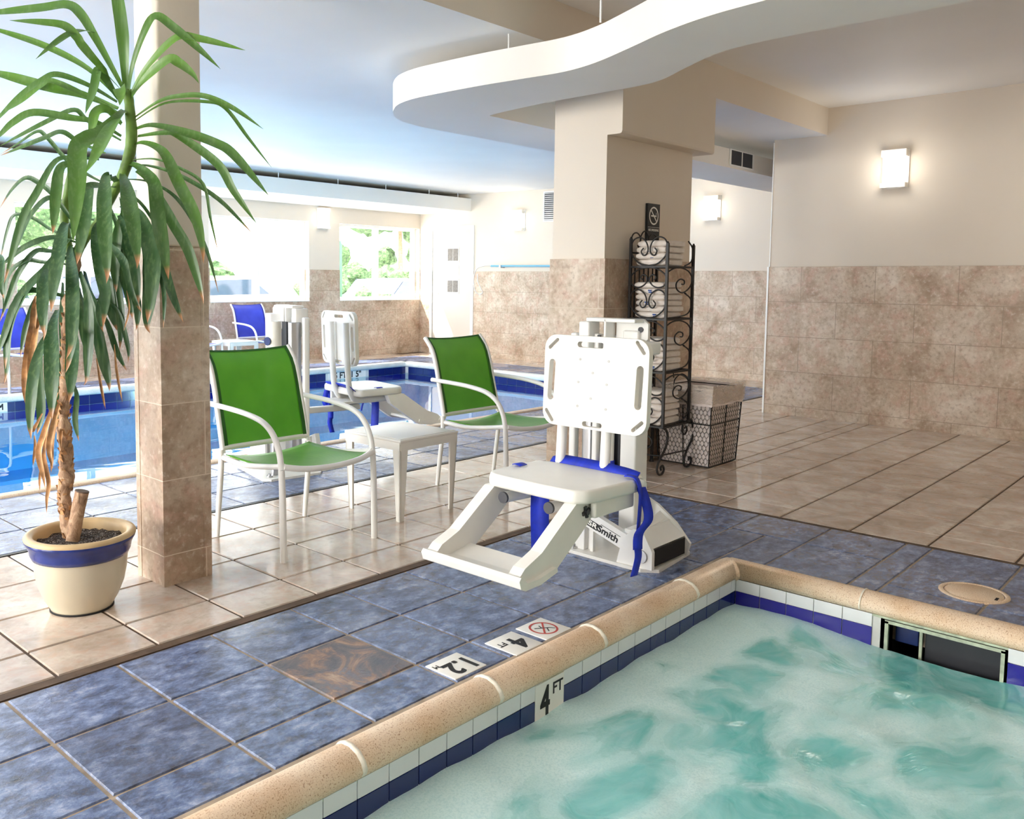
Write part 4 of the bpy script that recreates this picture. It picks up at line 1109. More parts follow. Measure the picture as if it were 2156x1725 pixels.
    for a in (0.3, 0.3+PI/2):
        dd = Vector((math.cos(a), 0, math.sin(a)))*0.021
        b.tube([c-dd, c+dd], 0.0075, 8)
    b.cyl(c+Vector((0, -0.010, 0)), c+Vector((0, 0.012, 0)), 0.011, 12); b.obj('star_knob', 'dark', r)
    # safety belt and straps
    def strap(pts, w_, wdir, name='strap', mat='blue_strap', par=r):
        PP, _ = smooth_path([Vector(W(*p)) for p in pts], [0]*len(pts), 5)
        wd = Vector(wdir).normalized()*w_/2; b_ = B(); vs_ = []
        for p in PP: vs_ += [p-wd, p+wd]
        b_.add(vs_, [(2*i, 2*i+1, 2*i+3, 2*i+2) for i in range(len(PP)-1)], 0, True)
        o_ = b_.obj(name, mat, par); m_ = o_.modifiers.new('s', 'SOLIDIFY'); m_.thickness = 0.003; return o_
    st = strap([(1.90, -0.50, 0.478), (1.905, -0.55, 0.490), (1.90, -0.70, 0.492), (1.89, -0.86, 0.487), (1.88, -0.93, 0.480)], 0.045, (0.5, 0, 0.45))
    strap([(1.72, -0.46, 0.483), (1.72, -0.475, 0.486), (1.72, -0.50, 0.482)], 0.045, (1, 0, 0))
    s1 = strap([(1.66, -0.635, 0.43), (1.655, -0.638, 0.33), (1.66, -0.640, 0.22), (1.665, -0.64, 0.165)], 0.080, (0.15, -1, 0))
    b = B(); b.box(W(1.66, -0.676, 0.095), W(1.672, -0.606, 0.165), bev=0.003); b.obj('buckle', 'void', s1)
    strap([(1.70, -0.73, 0.43), (1.69, -0.735, 0.37), (1.70, -0.745, 0.33), (1.70, -0.76, 0.29)], 0.014, (0.3, -1, 0))
    strap([(1.84, -0.90, 0.487), (1.84, -0.945, 0.485), (1.84, -0.965, 0.44), (1.84, -0.965, 0.37), (1.85, -0.955, 0.30), (1.84, -0.96, 0.275)], 0.034, (1, 0.2, 0))
    strap([(1.86, -0.955, 0.45), (1.87, -0.975, 0.39), (1.87, -0.985, 0.33), (1.84, -0.965, 0.28), (1.84, -0.962, 0.22)], 0.040, (0.8, -0.4, 0))
    strap([(1.84, -0.96, 0.23), (1.845, -0.962, 0.19), (1.83, -0.955, 0.12)], 0.036, (1, -0.2, 0))
    # set the seat group where it hangs: a little narrower, closer to the mast, nose slightly up
    SG = (Matrix.Translation((1.9-ox+0.09, -0.65-oy+0.055, 0.47+0.002)) @ Matrix.Rotation(0.010, 4, 'Y') @ Matrix.Diagonal((1, 0.97, 1, 1))
          @ Matrix.Translation((-(1.9-ox), -(-0.65-oy), -0.47)))
    for ch in r.children:
        if ch.name.split('.')[0] in ('seat', 'footrest_arm', 'footrest', 'star_knob', 'seat_bracket', 'strap'):
            ch.matrix_basis = SG
    return r
make_lift('white pool lift chair with back board and footrest beside the spa', (2.50, -0.45, 0), 0)
l2 = make_lift('white pool lift seen from behind at the edge of the swimming pool', (2.40, 1.94, 0), PI-0.20)
for a, bb in ((0.0, 0.0),):
    pass

# ------------------------------------------------------------------ potted yucca: leaf centre lines (world metres), widths
LEAVES = [
(0.0472,[(0.692,0.572,1.892),(0.678,0.554,2.057),(0.672,0.559,2.155),(0.663,0.574,2.27),(0.658,0.587,2.359)]),
(0.0369,[(0.689,0.577,1.907),(0.639,0.607,2.019),(0.607,0.635,2.097),(0.573,0.67,2.176),(0.538,0.705,2.21),(0.469,0.77,2.197),(0.361,0.874,2.18),(0.289,0.945,2.169)]),
(0.0308,[(0.677,0.59,1.918),(0.554,0.515,1.978),(0.502,0.508,2.024),(0.483,0.509,2.049),(0.447,0.525,2.082),(0.384,0.567,2.089),(0.304,0.633,2.092)]),
(0.0256,[(0.626,0.665,2.121),(0.524,0.554,2.087),(0.454,0.508,2.052),(0.39,0.494,2),(0.339,0.509,1.948)]),
(0.0318,[(0.699,0.565,1.892),(0.684,0.506,1.976),(0.697,0.444,2.085),(0.723,0.401,2.149),(0.761,0.343,2.108),(0.817,0.263,2.027),(0.863,0.202,1.958)]),
(0.0308,[(0.7,0.562,1.887),(0.711,0.454,1.972),(0.77,0.342,2.071),(0.823,0.271,2.066),(0.928,0.143,2.025)]),
(0.0385,[(0.703,0.558,1.877),(0.701,0.457,1.927),(0.743,0.354,1.991),(0.766,0.318,1.979),(0.795,0.274,1.939),(0.807,0.254,1.906)]),
(0.0215,[(0.707,0.547,1.806),(0.738,0.418,1.853),(0.777,0.339,1.868),(0.831,0.253,1.864),(0.894,0.165,1.818),(0.958,0.08,1.746)]),
(0.0144,[(0.708,0.544,1.795),(0.755,0.399,1.848),(0.838,0.256,1.846),(0.879,0.195,1.82),(0.922,0.122,1.716),(0.972,0.051,1.61)]),
(0.0359,[(0.708,0.54,1.765),(0.731,0.457,1.773),(0.777,0.343,1.746),(0.848,0.219,1.697),(0.888,0.158,1.652),(0.96,0.052,1.51)]),
(0.0318,[(0.714,0.531,1.739),(0.754,0.401,1.742),(0.778,0.345,1.727),(0.849,0.205,1.623),(0.879,0.147,1.524),(0.924,0.078,1.412)]),
(0.0267,[(0.668,0.596,1.887),(0.603,0.69,1.991),(0.502,0.812,2.073),(0.384,0.943,2.132),(0.331,1,2.149)]),
(0.0267,[(0.667,0.594,1.866),(0.572,0.624,1.916),(0.485,0.68,1.947),(0.438,0.713,1.922),(0.38,0.755,1.865),(0.322,0.799,1.789),(0.284,0.829,1.739)]),
(0.041,[(0.669,0.589,1.841),(0.584,0.7,1.893),(0.491,0.806,1.924),(0.375,0.933,1.97),(0.322,0.99,1.98)]),
(0.0231,[(0.668,0.588,1.826),(0.593,0.673,1.886),(0.503,0.771,1.941),(0.473,0.8,1.926),(0.416,0.851,1.864),(0.36,0.904,1.817)]),
(0.0308,[(0.671,0.575,1.739),(0.587,0.597,1.781),(0.514,0.64,1.791),(0.413,0.719,1.806),(0.357,0.764,1.77),(0.319,0.794,1.724),(0.289,0.819,1.689)]),
(0.0205,[(0.67,0.575,1.723),(0.594,0.679,1.796),(0.561,0.721,1.837),(0.492,0.792,1.796),(0.362,0.918,1.702)]),
(0.0615,[(0.683,0.574,1.836),(0.634,0.52,1.802),(0.518,0.409,1.716),(0.453,0.375,1.681),(0.409,0.353,1.642),(0.374,0.286,1.534),(0.343,0.243,1.397),(0.33,0.232,1.325)]),
(0.0615,[(0.683,0.573,1.821),(0.565,0.411,1.751),(0.477,0.304,1.672),(0.432,0.271,1.614),(0.391,0.267,1.552)]),
(0.0359,[(0.671,0.591,1.877),(0.608,0.567,1.943),(0.588,0.574,1.965),(0.571,0.567,1.907),(0.555,0.569,1.856),(0.537,0.577,1.803)]),
(0.0385,[(0.674,0.578,1.785),(0.607,0.55,1.822),(0.571,0.562,1.809),(0.554,0.559,1.757),(0.54,0.565,1.722)]),
(0.0461,[(0.686,0.577,1.892),(0.613,0.462,1.889),(0.591,0.409,1.849),(0.577,0.393,1.814)]),
(0.0544,[(0.653,0.574,1.565),(0.603,0.519,1.579),(0.573,0.497,1.575),(0.526,0.411,1.508),(0.478,0.314,1.395),(0.458,0.268,1.297),(0.451,0.248,1.229),(0.444,0.244,1.194)]),
(0.0517,[(0.646,0.58,1.546),(0.561,0.511,1.544),(0.5,0.478,1.528),(0.479,0.453,1.499),(0.439,0.39,1.396),(0.411,0.37,1.298),(0.4,0.368,1.256)]),
(0.0517,[(0.671,0.56,1.602),(0.652,0.532,1.589),(0.604,0.409,1.532),(0.547,0.257,1.417),(0.527,0.194,1.314),(0.522,0.178,1.269),(0.517,0.174,1.244)]),
(0.0507,[(0.686,0.549,1.639),(0.687,0.485,1.622),(0.689,0.415,1.588),(0.687,0.359,1.539),(0.666,0.298,1.417),(0.664,0.255,1.294),(0.665,0.24,1.234),(0.665,0.234,1.208)]),
(0.0424,[(0.706,0.537,1.708),(0.706,0.48,1.709),(0.71,0.397,1.688),(0.713,0.325,1.648),(0.709,0.234,1.545),(0.724,0.155,1.431),(0.729,0.118,1.328),(0.726,0.106,1.264)]),
(0.0387,[(0.704,0.527,1.611),(0.714,0.453,1.57),(0.721,0.379,1.494),(0.734,0.316,1.408),(0.759,0.252,1.306),(0.777,0.202,1.156),(0.777,0.195,1.121)]),
(0.0438,[(0.631,0.583,1.445),(0.547,0.509,1.401),(0.512,0.455,1.354),(0.479,0.361,1.249),(0.471,0.31,1.156),(0.461,0.297,1.098),(0.451,0.292,1.043)]),
(0.0577,[(0.659,0.559,1.482),(0.662,0.452,1.45),(0.658,0.381,1.393),(0.649,0.314,1.295),(0.631,0.285,1.186),(0.612,0.279,1.095),(0.606,0.278,1.056)]),
(0.053,[(0.538,0.673,1.389),(0.484,0.611,1.407),(0.453,0.582,1.391),(0.389,0.478,1.29),(0.351,0.434,1.184),(0.336,0.422,1.117),(0.331,0.421,1.096)]),
(0.0484,[(0.528,0.675,1.325),(0.503,0.64,1.305),(0.433,0.475,1.184),(0.389,0.388,1.029),(0.368,0.371,0.934),(0.355,0.372,0.892)]),
(0.0392,[(0.517,0.69,1.352),(0.42,0.615,1.271),(0.376,0.592,1.204),(0.362,0.558,1.118),(0.357,0.535,1.032),(0.349,0.534,0.993)]),
(0.0392,[(0.576,0.661,1.628),(0.52,0.639,1.626),(0.468,0.635,1.607),(0.437,0.604,1.514),(0.421,0.588,1.424),(0.412,0.584,1.367)]),
(0.0286,[(0.609,0.629,1.652),(0.536,0.654,1.652),(0.472,0.687,1.636),(0.409,0.705,1.518),(0.362,0.726,1.418),(0.312,0.744,1.23),(0.3,0.75,1.19)]),
(0.0166,[(0.638,0.591,1.574),(0.63,0.676,1.579),(0.593,0.849,1.66),(0.553,0.954,1.761),(0.53,0.991,1.784),(0.48,1.051,1.739),(0.429,1.107,1.695)]),
(0.0208,[(0.627,0.614,1.675),(0.587,0.743,1.724),(0.551,0.812,1.765),(0.505,0.873,1.742),(0.391,1,1.677)]),
(0.0208,[(0.598,0.615,1.426),(0.567,0.756,1.449),(0.531,0.868,1.538),(0.504,0.917,1.577),(0.472,0.964,1.597),(0.435,1.006,1.553),(0.399,1.041,1.481)]),
(0.0231,[(0.564,0.646,1.389),(0.522,0.667,1.424),(0.464,0.709,1.505),(0.404,0.753,1.44),(0.365,0.775,1.339),(0.341,0.788,1.258)]),
(0.0138,[(0.536,0.67,1.352),(0.508,0.821,1.393),(0.472,0.915,1.442),(0.431,0.979,1.452),(0.412,1.006,1.395),(0.389,1.028,1.275)]),
(0.024,[(0.536,0.67,1.343),(0.482,0.727,1.361),(0.433,0.776,1.346),(0.383,0.823,1.309),(0.331,0.869,1.249)]),
(0.024,[(0.533,0.667,1.297),(0.474,0.768,1.311),(0.438,0.816,1.306),(0.395,0.863,1.227),(0.37,0.886,1.147),(0.339,0.909,1.044)]),
(0.0194,[(0.525,0.671,1.26),(0.46,0.781,1.269),(0.412,0.845,1.273),(0.366,0.895,1.208),(0.35,0.9,1.063)]),
(0.0392,[(0.513,0.686,1.288),(0.452,0.694,1.264),(0.409,0.702,1.222),(0.361,0.718,1.159),(0.32,0.731,1.069),(0.3,0.732,0.98),(0.289,0.727,0.882)]),
(0.0166,[(0.692,0.542,1.627),(0.714,0.452,1.624),(0.764,0.322,1.583),(0.841,0.189,1.496),(0.913,0.084,1.373)]),
(0.012,[(0.69,0.546,1.65),(0.724,0.425,1.647),(0.766,0.324,1.61),(0.811,0.24,1.55),(0.815,0.201,1.43),(0.824,0.167,1.302)]),
(0.0148,[(0.68,0.549,1.579),(0.708,0.444,1.565),(0.748,0.338,1.512),(0.779,0.258,1.417),(0.803,0.199,1.297),(0.817,0.159,1.165)]),
(0.012,[(0.654,0.568,1.51),(0.652,0.478,1.513),(0.66,0.401,1.474),(0.675,0.341,1.406),(0.685,0.317,1.362)]),
(0.0415,[(0.66,0.561,1.51),(0.664,0.551,1.455),(0.647,0.56,1.39),(0.632,0.563,1.275),(0.629,0.553,1.16)]),
(0.0277,[(0.626,0.592,1.482),(0.653,0.572,1.391),(0.675,0.543,1.253),(0.674,0.535,1.151),(0.669,0.536,1.114)]),
(0.0369,[(0.65,0.564,1.445),(0.634,0.484,1.387),(0.623,0.402,1.273),(0.619,0.37,1.172),(0.617,0.359,1.119)]),
(0.0451,[(0.522,0.683,1.333),(0.489,0.621,1.305),(0.421,0.448,1.205),(0.383,0.361,1.104),(0.357,0.324,0.995),(0.337,0.324,0.941)]),
(0.0472,[(0.488,0.714,1.296),(0.379,0.552,1.219),(0.328,0.473,1.125),(0.313,0.442,1.047),(0.312,0.43,1.014)]),
(0.0472,[(0.507,0.665,1.041),(0.449,0.524,0.985),(0.41,0.445,0.909),(0.388,0.411,0.822),(0.379,0.408,0.785)]),
(0.0431,[(0.463,0.709,1.031),(0.39,0.644,0.971),(0.336,0.589,0.864),(0.309,0.559,0.737),(0.301,0.544,0.648)]),
(0.0538,[(0.473,0.705,1.092),(0.406,0.594,1.022),(0.358,0.487,0.885),(0.338,0.452,0.756),(0.336,0.445,0.724)]),
(0.0431,[(0.538,0.655,1.236),(0.542,0.599,1.134),(0.531,0.572,0.994),(0.517,0.564,0.858),(0.505,0.569,0.818)]),
(0.0431,[(0.556,0.629,1.164),(0.571,0.599,1.042),(0.58,0.578,0.94),(0.592,0.553,0.828),(0.592,0.549,0.792)]),
(0.0318,[(0.584,0.615,1.298),(0.623,0.584,1.288),(0.642,0.563,1.165),(0.644,0.551,1.042),(0.636,0.55,0.944)]),
(0.0318,[(0.615,0.589,1.349),(0.609,0.449,1.271),(0.608,0.388,1.168),(0.617,0.362,1.114),(0.623,0.35,1.09)]),
(0.0308,[(0.653,0.538,1.237),(0.624,0.39,1.138),(0.613,0.362,1.06),(0.605,0.362,1.026)]),
(0.0538,[(0.702,0.502,1.37),(0.685,0.409,1.297),(0.659,0.349,1.173),(0.636,0.336,1.055),(0.64,0.324,1.017)]),
(0.0318,[(0.715,0.493,1.401),(0.707,0.379,1.322),(0.705,0.292,1.173),(0.716,0.26,1.1),(0.724,0.242,1.057)]),
(0.0174,[(0.729,0.469,1.325),(0.693,0.318,1.173),(0.674,0.292,1.036)]),
(0.0256,[(0.579,0.609,1.206),(0.58,0.543,1.186),(0.539,0.506,1.087),(0.542,0.483,1.018)]),
(0.0318,[(0.483,0.716,1.271),(0.437,0.757,1.219),(0.367,0.817,1.116),(0.341,0.833,1.014),(0.33,0.828,0.871),(0.32,0.831,0.814)]),
(0.0267,[(0.472,0.719,1.204),(0.438,0.79,1.142),(0.41,0.829,1.038),(0.392,0.843,0.944),(0.387,0.845,0.913)]),
(0.0246,[(0.496,0.653,0.837),(0.534,0.694,0.767),(0.538,0.723,0.669),(0.546,0.717,0.588)]),
(0.0379,[(0.485,0.679,0.964),(0.484,0.705,0.911),(0.483,0.723,0.78),(0.472,0.728,0.644)]),
(0.041,[(0.529,0.66,1.195),(0.571,0.713,1.09),(0.582,0.72,0.958),(0.574,0.728,0.931)]),
(0.0359,[(0.493,0.697,1.194),(0.514,0.753,1.09),(0.523,0.769,0.957),(0.528,0.763,0.825)]),
(0.0359,[(0.423,0.74,0.938),(0.427,0.772,0.832),(0.43,0.774,0.701),(0.416,0.783,0.622)]),
(0.0256,[(0.334,0.872,1.295),(0.323,0.818,1.269),(0.298,0.767,1.193),(0.298,0.746,1.134)]),
(0.0308,[(0.498,0.686,1.143),(0.371,0.719,1.164),(0.326,0.733,1.094),(0.292,0.741,0.995),(0.27,0.751,0.921)]),
(0.0231,[(0.552,0.624,1.093),(0.599,0.589,1.062),(0.628,0.556,0.939),(0.65,0.527,0.867)]),
(0.0205,[(0.576,0.605,1.134),(0.633,0.56,1.093),(0.658,0.528,0.96),(0.656,0.525,0.898)]),
(0.0487,[(0.552,0.64,1.236),(0.611,0.727,1.142),(0.635,0.737,1.056),(0.643,0.734,0.981)]),
(0.0487,[(0.591,0.607,1.287),(0.614,0.593,1.196),(0.625,0.576,1.093),(0.633,0.562,1.016)]),
(0.0436,[(0.65,0.55,1.319),(0.659,0.55,1.237),(0.675,0.531,1.145),(0.675,0.524,1.063)])]
DEAD = [
(0.0359,[(0.441,0.746,1.163),(0.412,0.74,1.102),(0.379,0.729,0.966),(0.356,0.725,0.816),(0.353,0.717,0.741)]),
(0.0308,[(0.43,0.749,1.092),(0.383,0.688,0.994),(0.359,0.669,0.896),(0.345,0.66,0.798)]),
(0.0308,[(0.458,0.686,0.785),(0.421,0.65,0.726),(0.386,0.632,0.646),(0.364,0.629,0.578),(0.367,0.607,0.5),(0.367,0.598,0.451)]),
(0.0282,[(0.464,0.678,0.76),(0.413,0.61,0.696),(0.381,0.584,0.602),(0.382,0.563,0.53)]),
(0.0226,[(0.426,0.704,0.656),(0.385,0.64,0.568),(0.383,0.598,0.473),(0.372,0.593,0.415),(0.366,0.589,0.364)]),
(0.0205,[(0.453,0.681,0.687),(0.42,0.65,0.613),(0.41,0.637,0.534),(0.404,0.637,0.499)]),
(0.0154,[(0.389,0.739,0.625),(0.375,0.694,0.587),(0.36,0.685,0.524)]),
(0.0154,[(0.412,0.704,0.528),(0.414,0.75,0.479),(0.412,0.762,0.409)]),
(0.0133,[(0.565,0.591,0.914),(0.591,0.614,0.807),(0.601,0.604,0.718)]),
(0.0123,[(0.614,0.547,0.966),(0.623,0.549,0.862),(0.633,0.531,0.749)]),
(0.0103,[(0.656,0.526,1.166),(0.66,0.514,1.094),(0.641,0.524,1.017)]),
(0.0154,[(0.486,0.641,0.647),(0.459,0.627,0.631),(0.445,0.628,0.653),(0.434,0.617,0.59)]),
(0.0205,[(0.414,0.722,0.707),(0.368,0.699,0.648),(0.355,0.71,0.694)]),
(0.0308,[(0.419,0.767,1.142),(0.394,0.722,1.063),(0.384,0.714,0.992)])]
TRUNK = [((0.463, 0.616, 0.216), 0.0248), ((0.462, 0.625, 0.287), 0.0265), ((0.455, 0.645, 0.392), 0.0265), ((0.465, 0.645, 0.481), 0.0248), ((0.468, 0.654, 0.586), 0.0248), ((0.468, 0.665, 0.692), 0.0212), ((0.483, 0.666, 0.833), 0.0212), ((0.494, 0.675, 1.009), 0.0212), ((0.509, 0.675, 1.151), 0.0194), ((0.531, 0.669, 1.292), 0.0194), ((0.566, 0.642, 1.371), 0.0177), ((0.593, 0.619, 1.416), 0.0159), ((0.616, 0.601, 1.469), 0.0159), ((0.642, 0.582, 1.531), 0.0177), ((0.673, 0.559, 1.61), 0.0194), ((0.696, 0.548, 1.716), 0.0212), ((0.699, 0.557, 1.822), 0.0194), ((0.696, 0.57, 1.91), 0.0177)]
STUB = [((0.447, 0.577, 0.229), 0.023), ((0.457, 0.573, 0.281), 0.0248), ((0.469, 0.568, 0.351), 0.0248), ((0.485, 0.561, 0.429), 0.0248)]
SHOOT = [((0.526, 0.705, 1.186), 0.0194), ((0.526, 0.717, 1.292), 0.0177), ((0.521, 0.738, 1.434), 0.0159), ((0.54, 0.733, 1.559), 0.0159), ((0.554, 0.727, 1.639), 0.0124)]
def leaf_mat():
    t = NT('yucca_leaf')
    at = t.new('ShaderNodeAttribute', attribute_name='tint'); sp = t.new('ShaderNodeSeparateColor'); t.link(at.outputs['Color'], sp.inputs[0])
    n = t.noise(14, 3)
    st = t.noise(90, 2, vec=t.map(scale=(1, 1, 0.05)))
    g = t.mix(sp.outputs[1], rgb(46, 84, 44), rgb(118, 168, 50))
    g = t.mix(t.rampv(n, [(0.4, 0), (0.7, 0.35)]), g, rgb(104, 128, 96))
    g = t.mix(t.rampv(st, [(0.5, 0), (0.75, 0.3)]), g, rgb(140, 170, 110))
    c = t.mix(t.math('MULTIPLY', t.rampv(sp.outputs[0], [(0.91, 0), (0.95, 1)]), sp.outputs[2]), g, rgb(176, 128, 88))
    t.set('Base Color', c); t.set('Roughness', 0.36)
    tr = t.new('ShaderNodeBsdfTranslucent'); t.link(c, tr.inputs[0])
    m = t.new('ShaderNodeMixShader'); m.inputs[0].default_value = 0.22
    t.link(t.b.outputs[0], m.inputs[1]); t.link(tr.outputs[0], m.inputs[2]); t.link(m.outputs[0], t.out.inputs[0])
    return t.m
MAT['leaf'] = leaf_mat()
MAT['deadleaf'] = plain('dried_brown_leaf', rgb(196, 150, 104), 0.7, var=0.35, nscale=25, bump=0.3)
def bark_mat():
    t = NT('yucca_bark')
    n = t.noise(30, 5, 0.7, 1.0, vec=t.map(scale=(1, 1, 0.6)))
    t.set('Base Color', t.ramp(n, [(0.3, rgb(104, 78, 58)), (0.5, rgb(170, 136, 108)), (0.7, rgb(206, 178, 148))]))
    t.set('Roughness', 0.85); t.bump(n, 0.8, 0.01); return t.m
MAT['bark'] = bark_mat()
MAT['green_stem'] = plain('green_stem', rgb(96, 128, 48), 0.5, var=0.3, nscale=20)
MAT['cut'] = plain('cut_wood', rgb(92, 74, 62), 0.8, var=0.2)
MAT['pot'] = plain('cream_glazed_pot', rgb(208, 199, 176), 0.28, var=0.05, nscale=5, coat=0.3)
MAT['pot_in'] = plain('tan_clay', rgb(206, 178, 134), 0.5, var=0.1, nscale=9)
MAT['pot_blue'] = plain('blue_glaze_band', rgb(28, 52, 128), 0.22, var=0.25, nscale=12, coat=0.4)
def soil_mat():
    t = NT('potting_soil'); n = t.noise(160, 3, 0.7)
    t.set('Base Color', t.ramp(n, [(0.35, rgb(28, 20, 18)), (0.55, rgb(62, 46, 38)), (0.66, rgb(210, 200, 190))]))
    t.set('Roughness', 0.9); t.bump(n, 1.0, 0.01); return t.m
MAT['soil'] = soil_mat()
yp = thing('potted_yucca', 'tall potted yucca with drooping leaves in a cream pot with blue band', 'potted plant', (0.475, 0.56, 0))
b = B(); b.lathe([(0.0, 0.003), (0.108, 0.003), (0.110, 0.010), (0.130, 0.045), (0.150, 0.095), (0.160, 0.145), (0.163, 0.185), (0.1655, 0.200), (0.172, 0.215), (0.176, 0.262), (0.184, 0.266), (0.187, 0.274)], seg=64)
pot = b.obj('pot', 'pot', yp)
b = B(); b.lathe([(0.1645, 0.200), (0.1685, 0.200), (0.1755, 0.216), (0.1785, 0.235), (0.1815, 0.241), (0.186, 0.252), (0.191, 0.258), (0.194, 0.268), (0.192, 0.272)], seg=64); b.obj('glaze_band', 'pot_blue', pot)
b = B(); b.lathe([(0.193, 0.268), (0.1945, 0.276), (0.190, 0.283), (0.178, 0.286), (0.166, 0.282), (0.160, 0.272), (0.158, 0.25), (0.15, 0.20)], seg=64); b.obj('rim', 'pot_in', pot)
b = B(); b.lathe([(0.104, 0.0), (0.112, 0.0), (0.112, 0.006), (0.104, 0.006)], seg=48); b.obj('foot_ring', 'void', pot)
b = B()
def soil_fn(u, v):
    r_ = 0.157*u; a = 2*PI*v
    return (r_*math.cos(a), r_*math.sin(a), 0.245+0.010*mn.noise(Vector((r_*math.cos(a)*40, r_*math.sin(a)*40, 0)))+0.006*(1-u))
b.grid(soil_fn, 26, 80); b.obj('soil', 'soil', yp)
def L3(p): return Vector(p)-Vector((0.475, 0.56, 0))
def lumpy(pts, seg=14, sub=6, amp=0.16, green_from=None):
    b = B(); PP, RR = smooth_path([L3(p) for p, r_ in pts], [r_ for p, r_ in pts], sub)
    b.tube(PP, RR, seg, 0)
    vs = []
    for v in b.v:
        q = Vector(v); k = mn.noise(q*45)*amp*0.02+mn.noise(q*18)*amp*0.02
        i = min(range(len(PP)), key=lambda i: (PP[i]-q).length_squared); d = (q-PP[i])
        vs.append(tuple(q+(d.normalized()*k if d.length > 1e-5 else d)))
    b.v = vs; return b
low = [(p, r_) for p, r_ in TRUNK if p[2] < 1.35]; upp = [(p, r_) for p, r_ in TRUNK if p[2] > 1.15]
base = ((TRUNK[0][0][0]+0.01, TRUNK[0][0][1]+0.02, 0.235), 0.024)
lumpy([base]+low, sub=10, amp=0.35).obj('trunk', 'bark', yp)
lumpy(upp, amp=0.1).obj('stem', 'green_stem', yp)
# leaf scars on the bare trunk
b = B(); PP, RR = smooth_path([L3(p) for p, r_ in low], [r_ for p, r_ in low], 8)
for i in range(0, len(PP)-1):
    for k in range(3):
        a = random.uniform(0, 2*PI); r_ = RR[i]
        o_ = PP[i]+Vector((math.cos(a)*r_*0.95, math.sin(a)*r_*0.95, 0)); tz = random.uniform(0.010, 0.02)
        t1_ = Vector((-math.sin(a), math.cos(a), 0))*0.008; out = Vector((math.cos(a), math.sin(a), 0))*0.006
        b.add([o_-t1_, o_+t1_, o_+t1_*0.7+out+Vector((0, 0, tz)), o_-t1_*0.7+out+Vector((0, 0, tz)), o_-out*0.5+Vector((0, 0, tz))], [(0, 1, 2, 3), (0, 3, 4), (1, 4, 2)], 0)
b.obj('leaf_scars', 'deadleaf', yp)
sb = lumpy(STUB, amp=0.08, sub=8)
sb.obj('cut_stump', 'bark', yp)
p = L3(STUB[-1][0]); b = B(); d = (L3(STUB[-1][0])-L3(STUB[-2][0])).normalized(); b.cyl(p-d*0.002, p+d*0.003, STUB[-1][1]*1.02, 14); b.obj('cut_face', 'cut', yp)
lumpy(SHOOT, amp=0.1).obj('shoot', 'green_stem', yp)
def leaves(data, fold=0.30, wk=1.0, seedn=3):
    rng = random.Random(seedn); b = B(); vc = []
    for w_, pts in data:
        PP, _ = smooth_path([L3(p) for p in pts], [0]*len(pts), 6); n = len(PP)
        LL = [0]
        for i in range(1, n): LL.append(LL[-1]+(PP[i]-PP[i-1]).length)
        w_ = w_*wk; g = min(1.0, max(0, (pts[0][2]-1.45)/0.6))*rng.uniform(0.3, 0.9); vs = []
        view = Vector((-0.70, -0.70, 0.15))
        tw = rng.uniform(-0.5, 0.5); br_ = 1.0 if pts[0][2] < 1.72 else 0.0
        for i in range(n):
            t = LL[i]/LL[-1]
            T = (PP[min(n-1, i+1)]-PP[max(0, i-1)]).normalized()
            vdir = (view+Vector((0, 0, 0.25))+Vector((tw*0.3, -tw*0.3, 0))).normalized()
            S = T.cross(vdir)
            if S.length < 0.05: S = T.orthogonal()
            S.normalize(); Nn = S.cross(T).normalized()
            prof = min(1, 0.34+1.5*t) if t < 0.44 else 1.0
            prof *= (1-((t-0.62)/0.38)**2.2) if t > 0.62 else 1
            h = max(0.0004, w_/2*prof)
            for u in (-1, -0.5, 0, 0.5, 1): vs.append(PP[i]+S*h*u+Nn*(abs(u)*h*fold))
            vc += [(t, g, br_, 1)]*5
        fs = [(i*5+k, i*5+k+1, (i+1)*5+k+1, (i+1)*5+k) for i in range(n-1) for k in range(4)]
        b.add(vs, fs, 0, True)
    b.vc = vc; return b
o = leaves(LEAVES).obj('foliage', 'leaf', yp)
o = leaves(DEAD, 0.8, 0.8).obj('dead_leaves', 'deadleaf', yp)

# ------------------------------------------------------------------ wrought iron towel rack
RX0, RX1, RY0, RY1 = 4.03, 4.36, 0.185, 0.445
rk = thing('towel_rack', 'black wrought iron rack with scrolls standing against the tall column', 'rack', (RX0, RY0, 0))
def rp(x, y, z): return (x-RX0, y-RY0, z)
SH = [0.30, 0.645, 0.98, 1.31]
for (x, y, zt) in ((RX0, RY0, 1.455), (RX1, RY0, 1.452), (RX0, RY1, 1.49), (RX1, RY1, 1.49)):
    front = y == RY0
    b = B(); b.box(rp(x-0.008, y-0.008, 0.30 if front else 0.0), rp(x+0.008, y+0.008, zt)); b.cyl(rp(x, y, zt), rp(x, y, zt+0.012), 0.009, 8, r2=0.004)
    if not front: b.cyl(rp(x, y, 0), rp(x, y, 0.02), 0.018, 10, r2=0.01)
    b.obj('post', 'iron', rk)
for z in SH:
    b = B(); t_ = 0.007
    b.box(rp(RX0, RY0-t_, z-0.006), rp(RX1, RY0+t_, z+0.006)); b.box(rp(RX0, RY1-t_, z-0.006), rp(RX1, RY1+t_, z+0.006))
    b.box(rp(RX0-t_, RY0, z-0.006), rp(RX0+t_, RY1, z+0.006)); b.box(rp(RX1-t_, RY0, z-0.006), rp(RX1+t_, RY1, z+0.006))
    for k in range(1, 8): b.cyl(rp(RX0+k*(RX1-RX0)/8, RY0, z), rp(RX0+k*(RX1-RX0)/8, RY1, z), 0.0035, 6)
    b.obj('shelf', 'iron', rk)
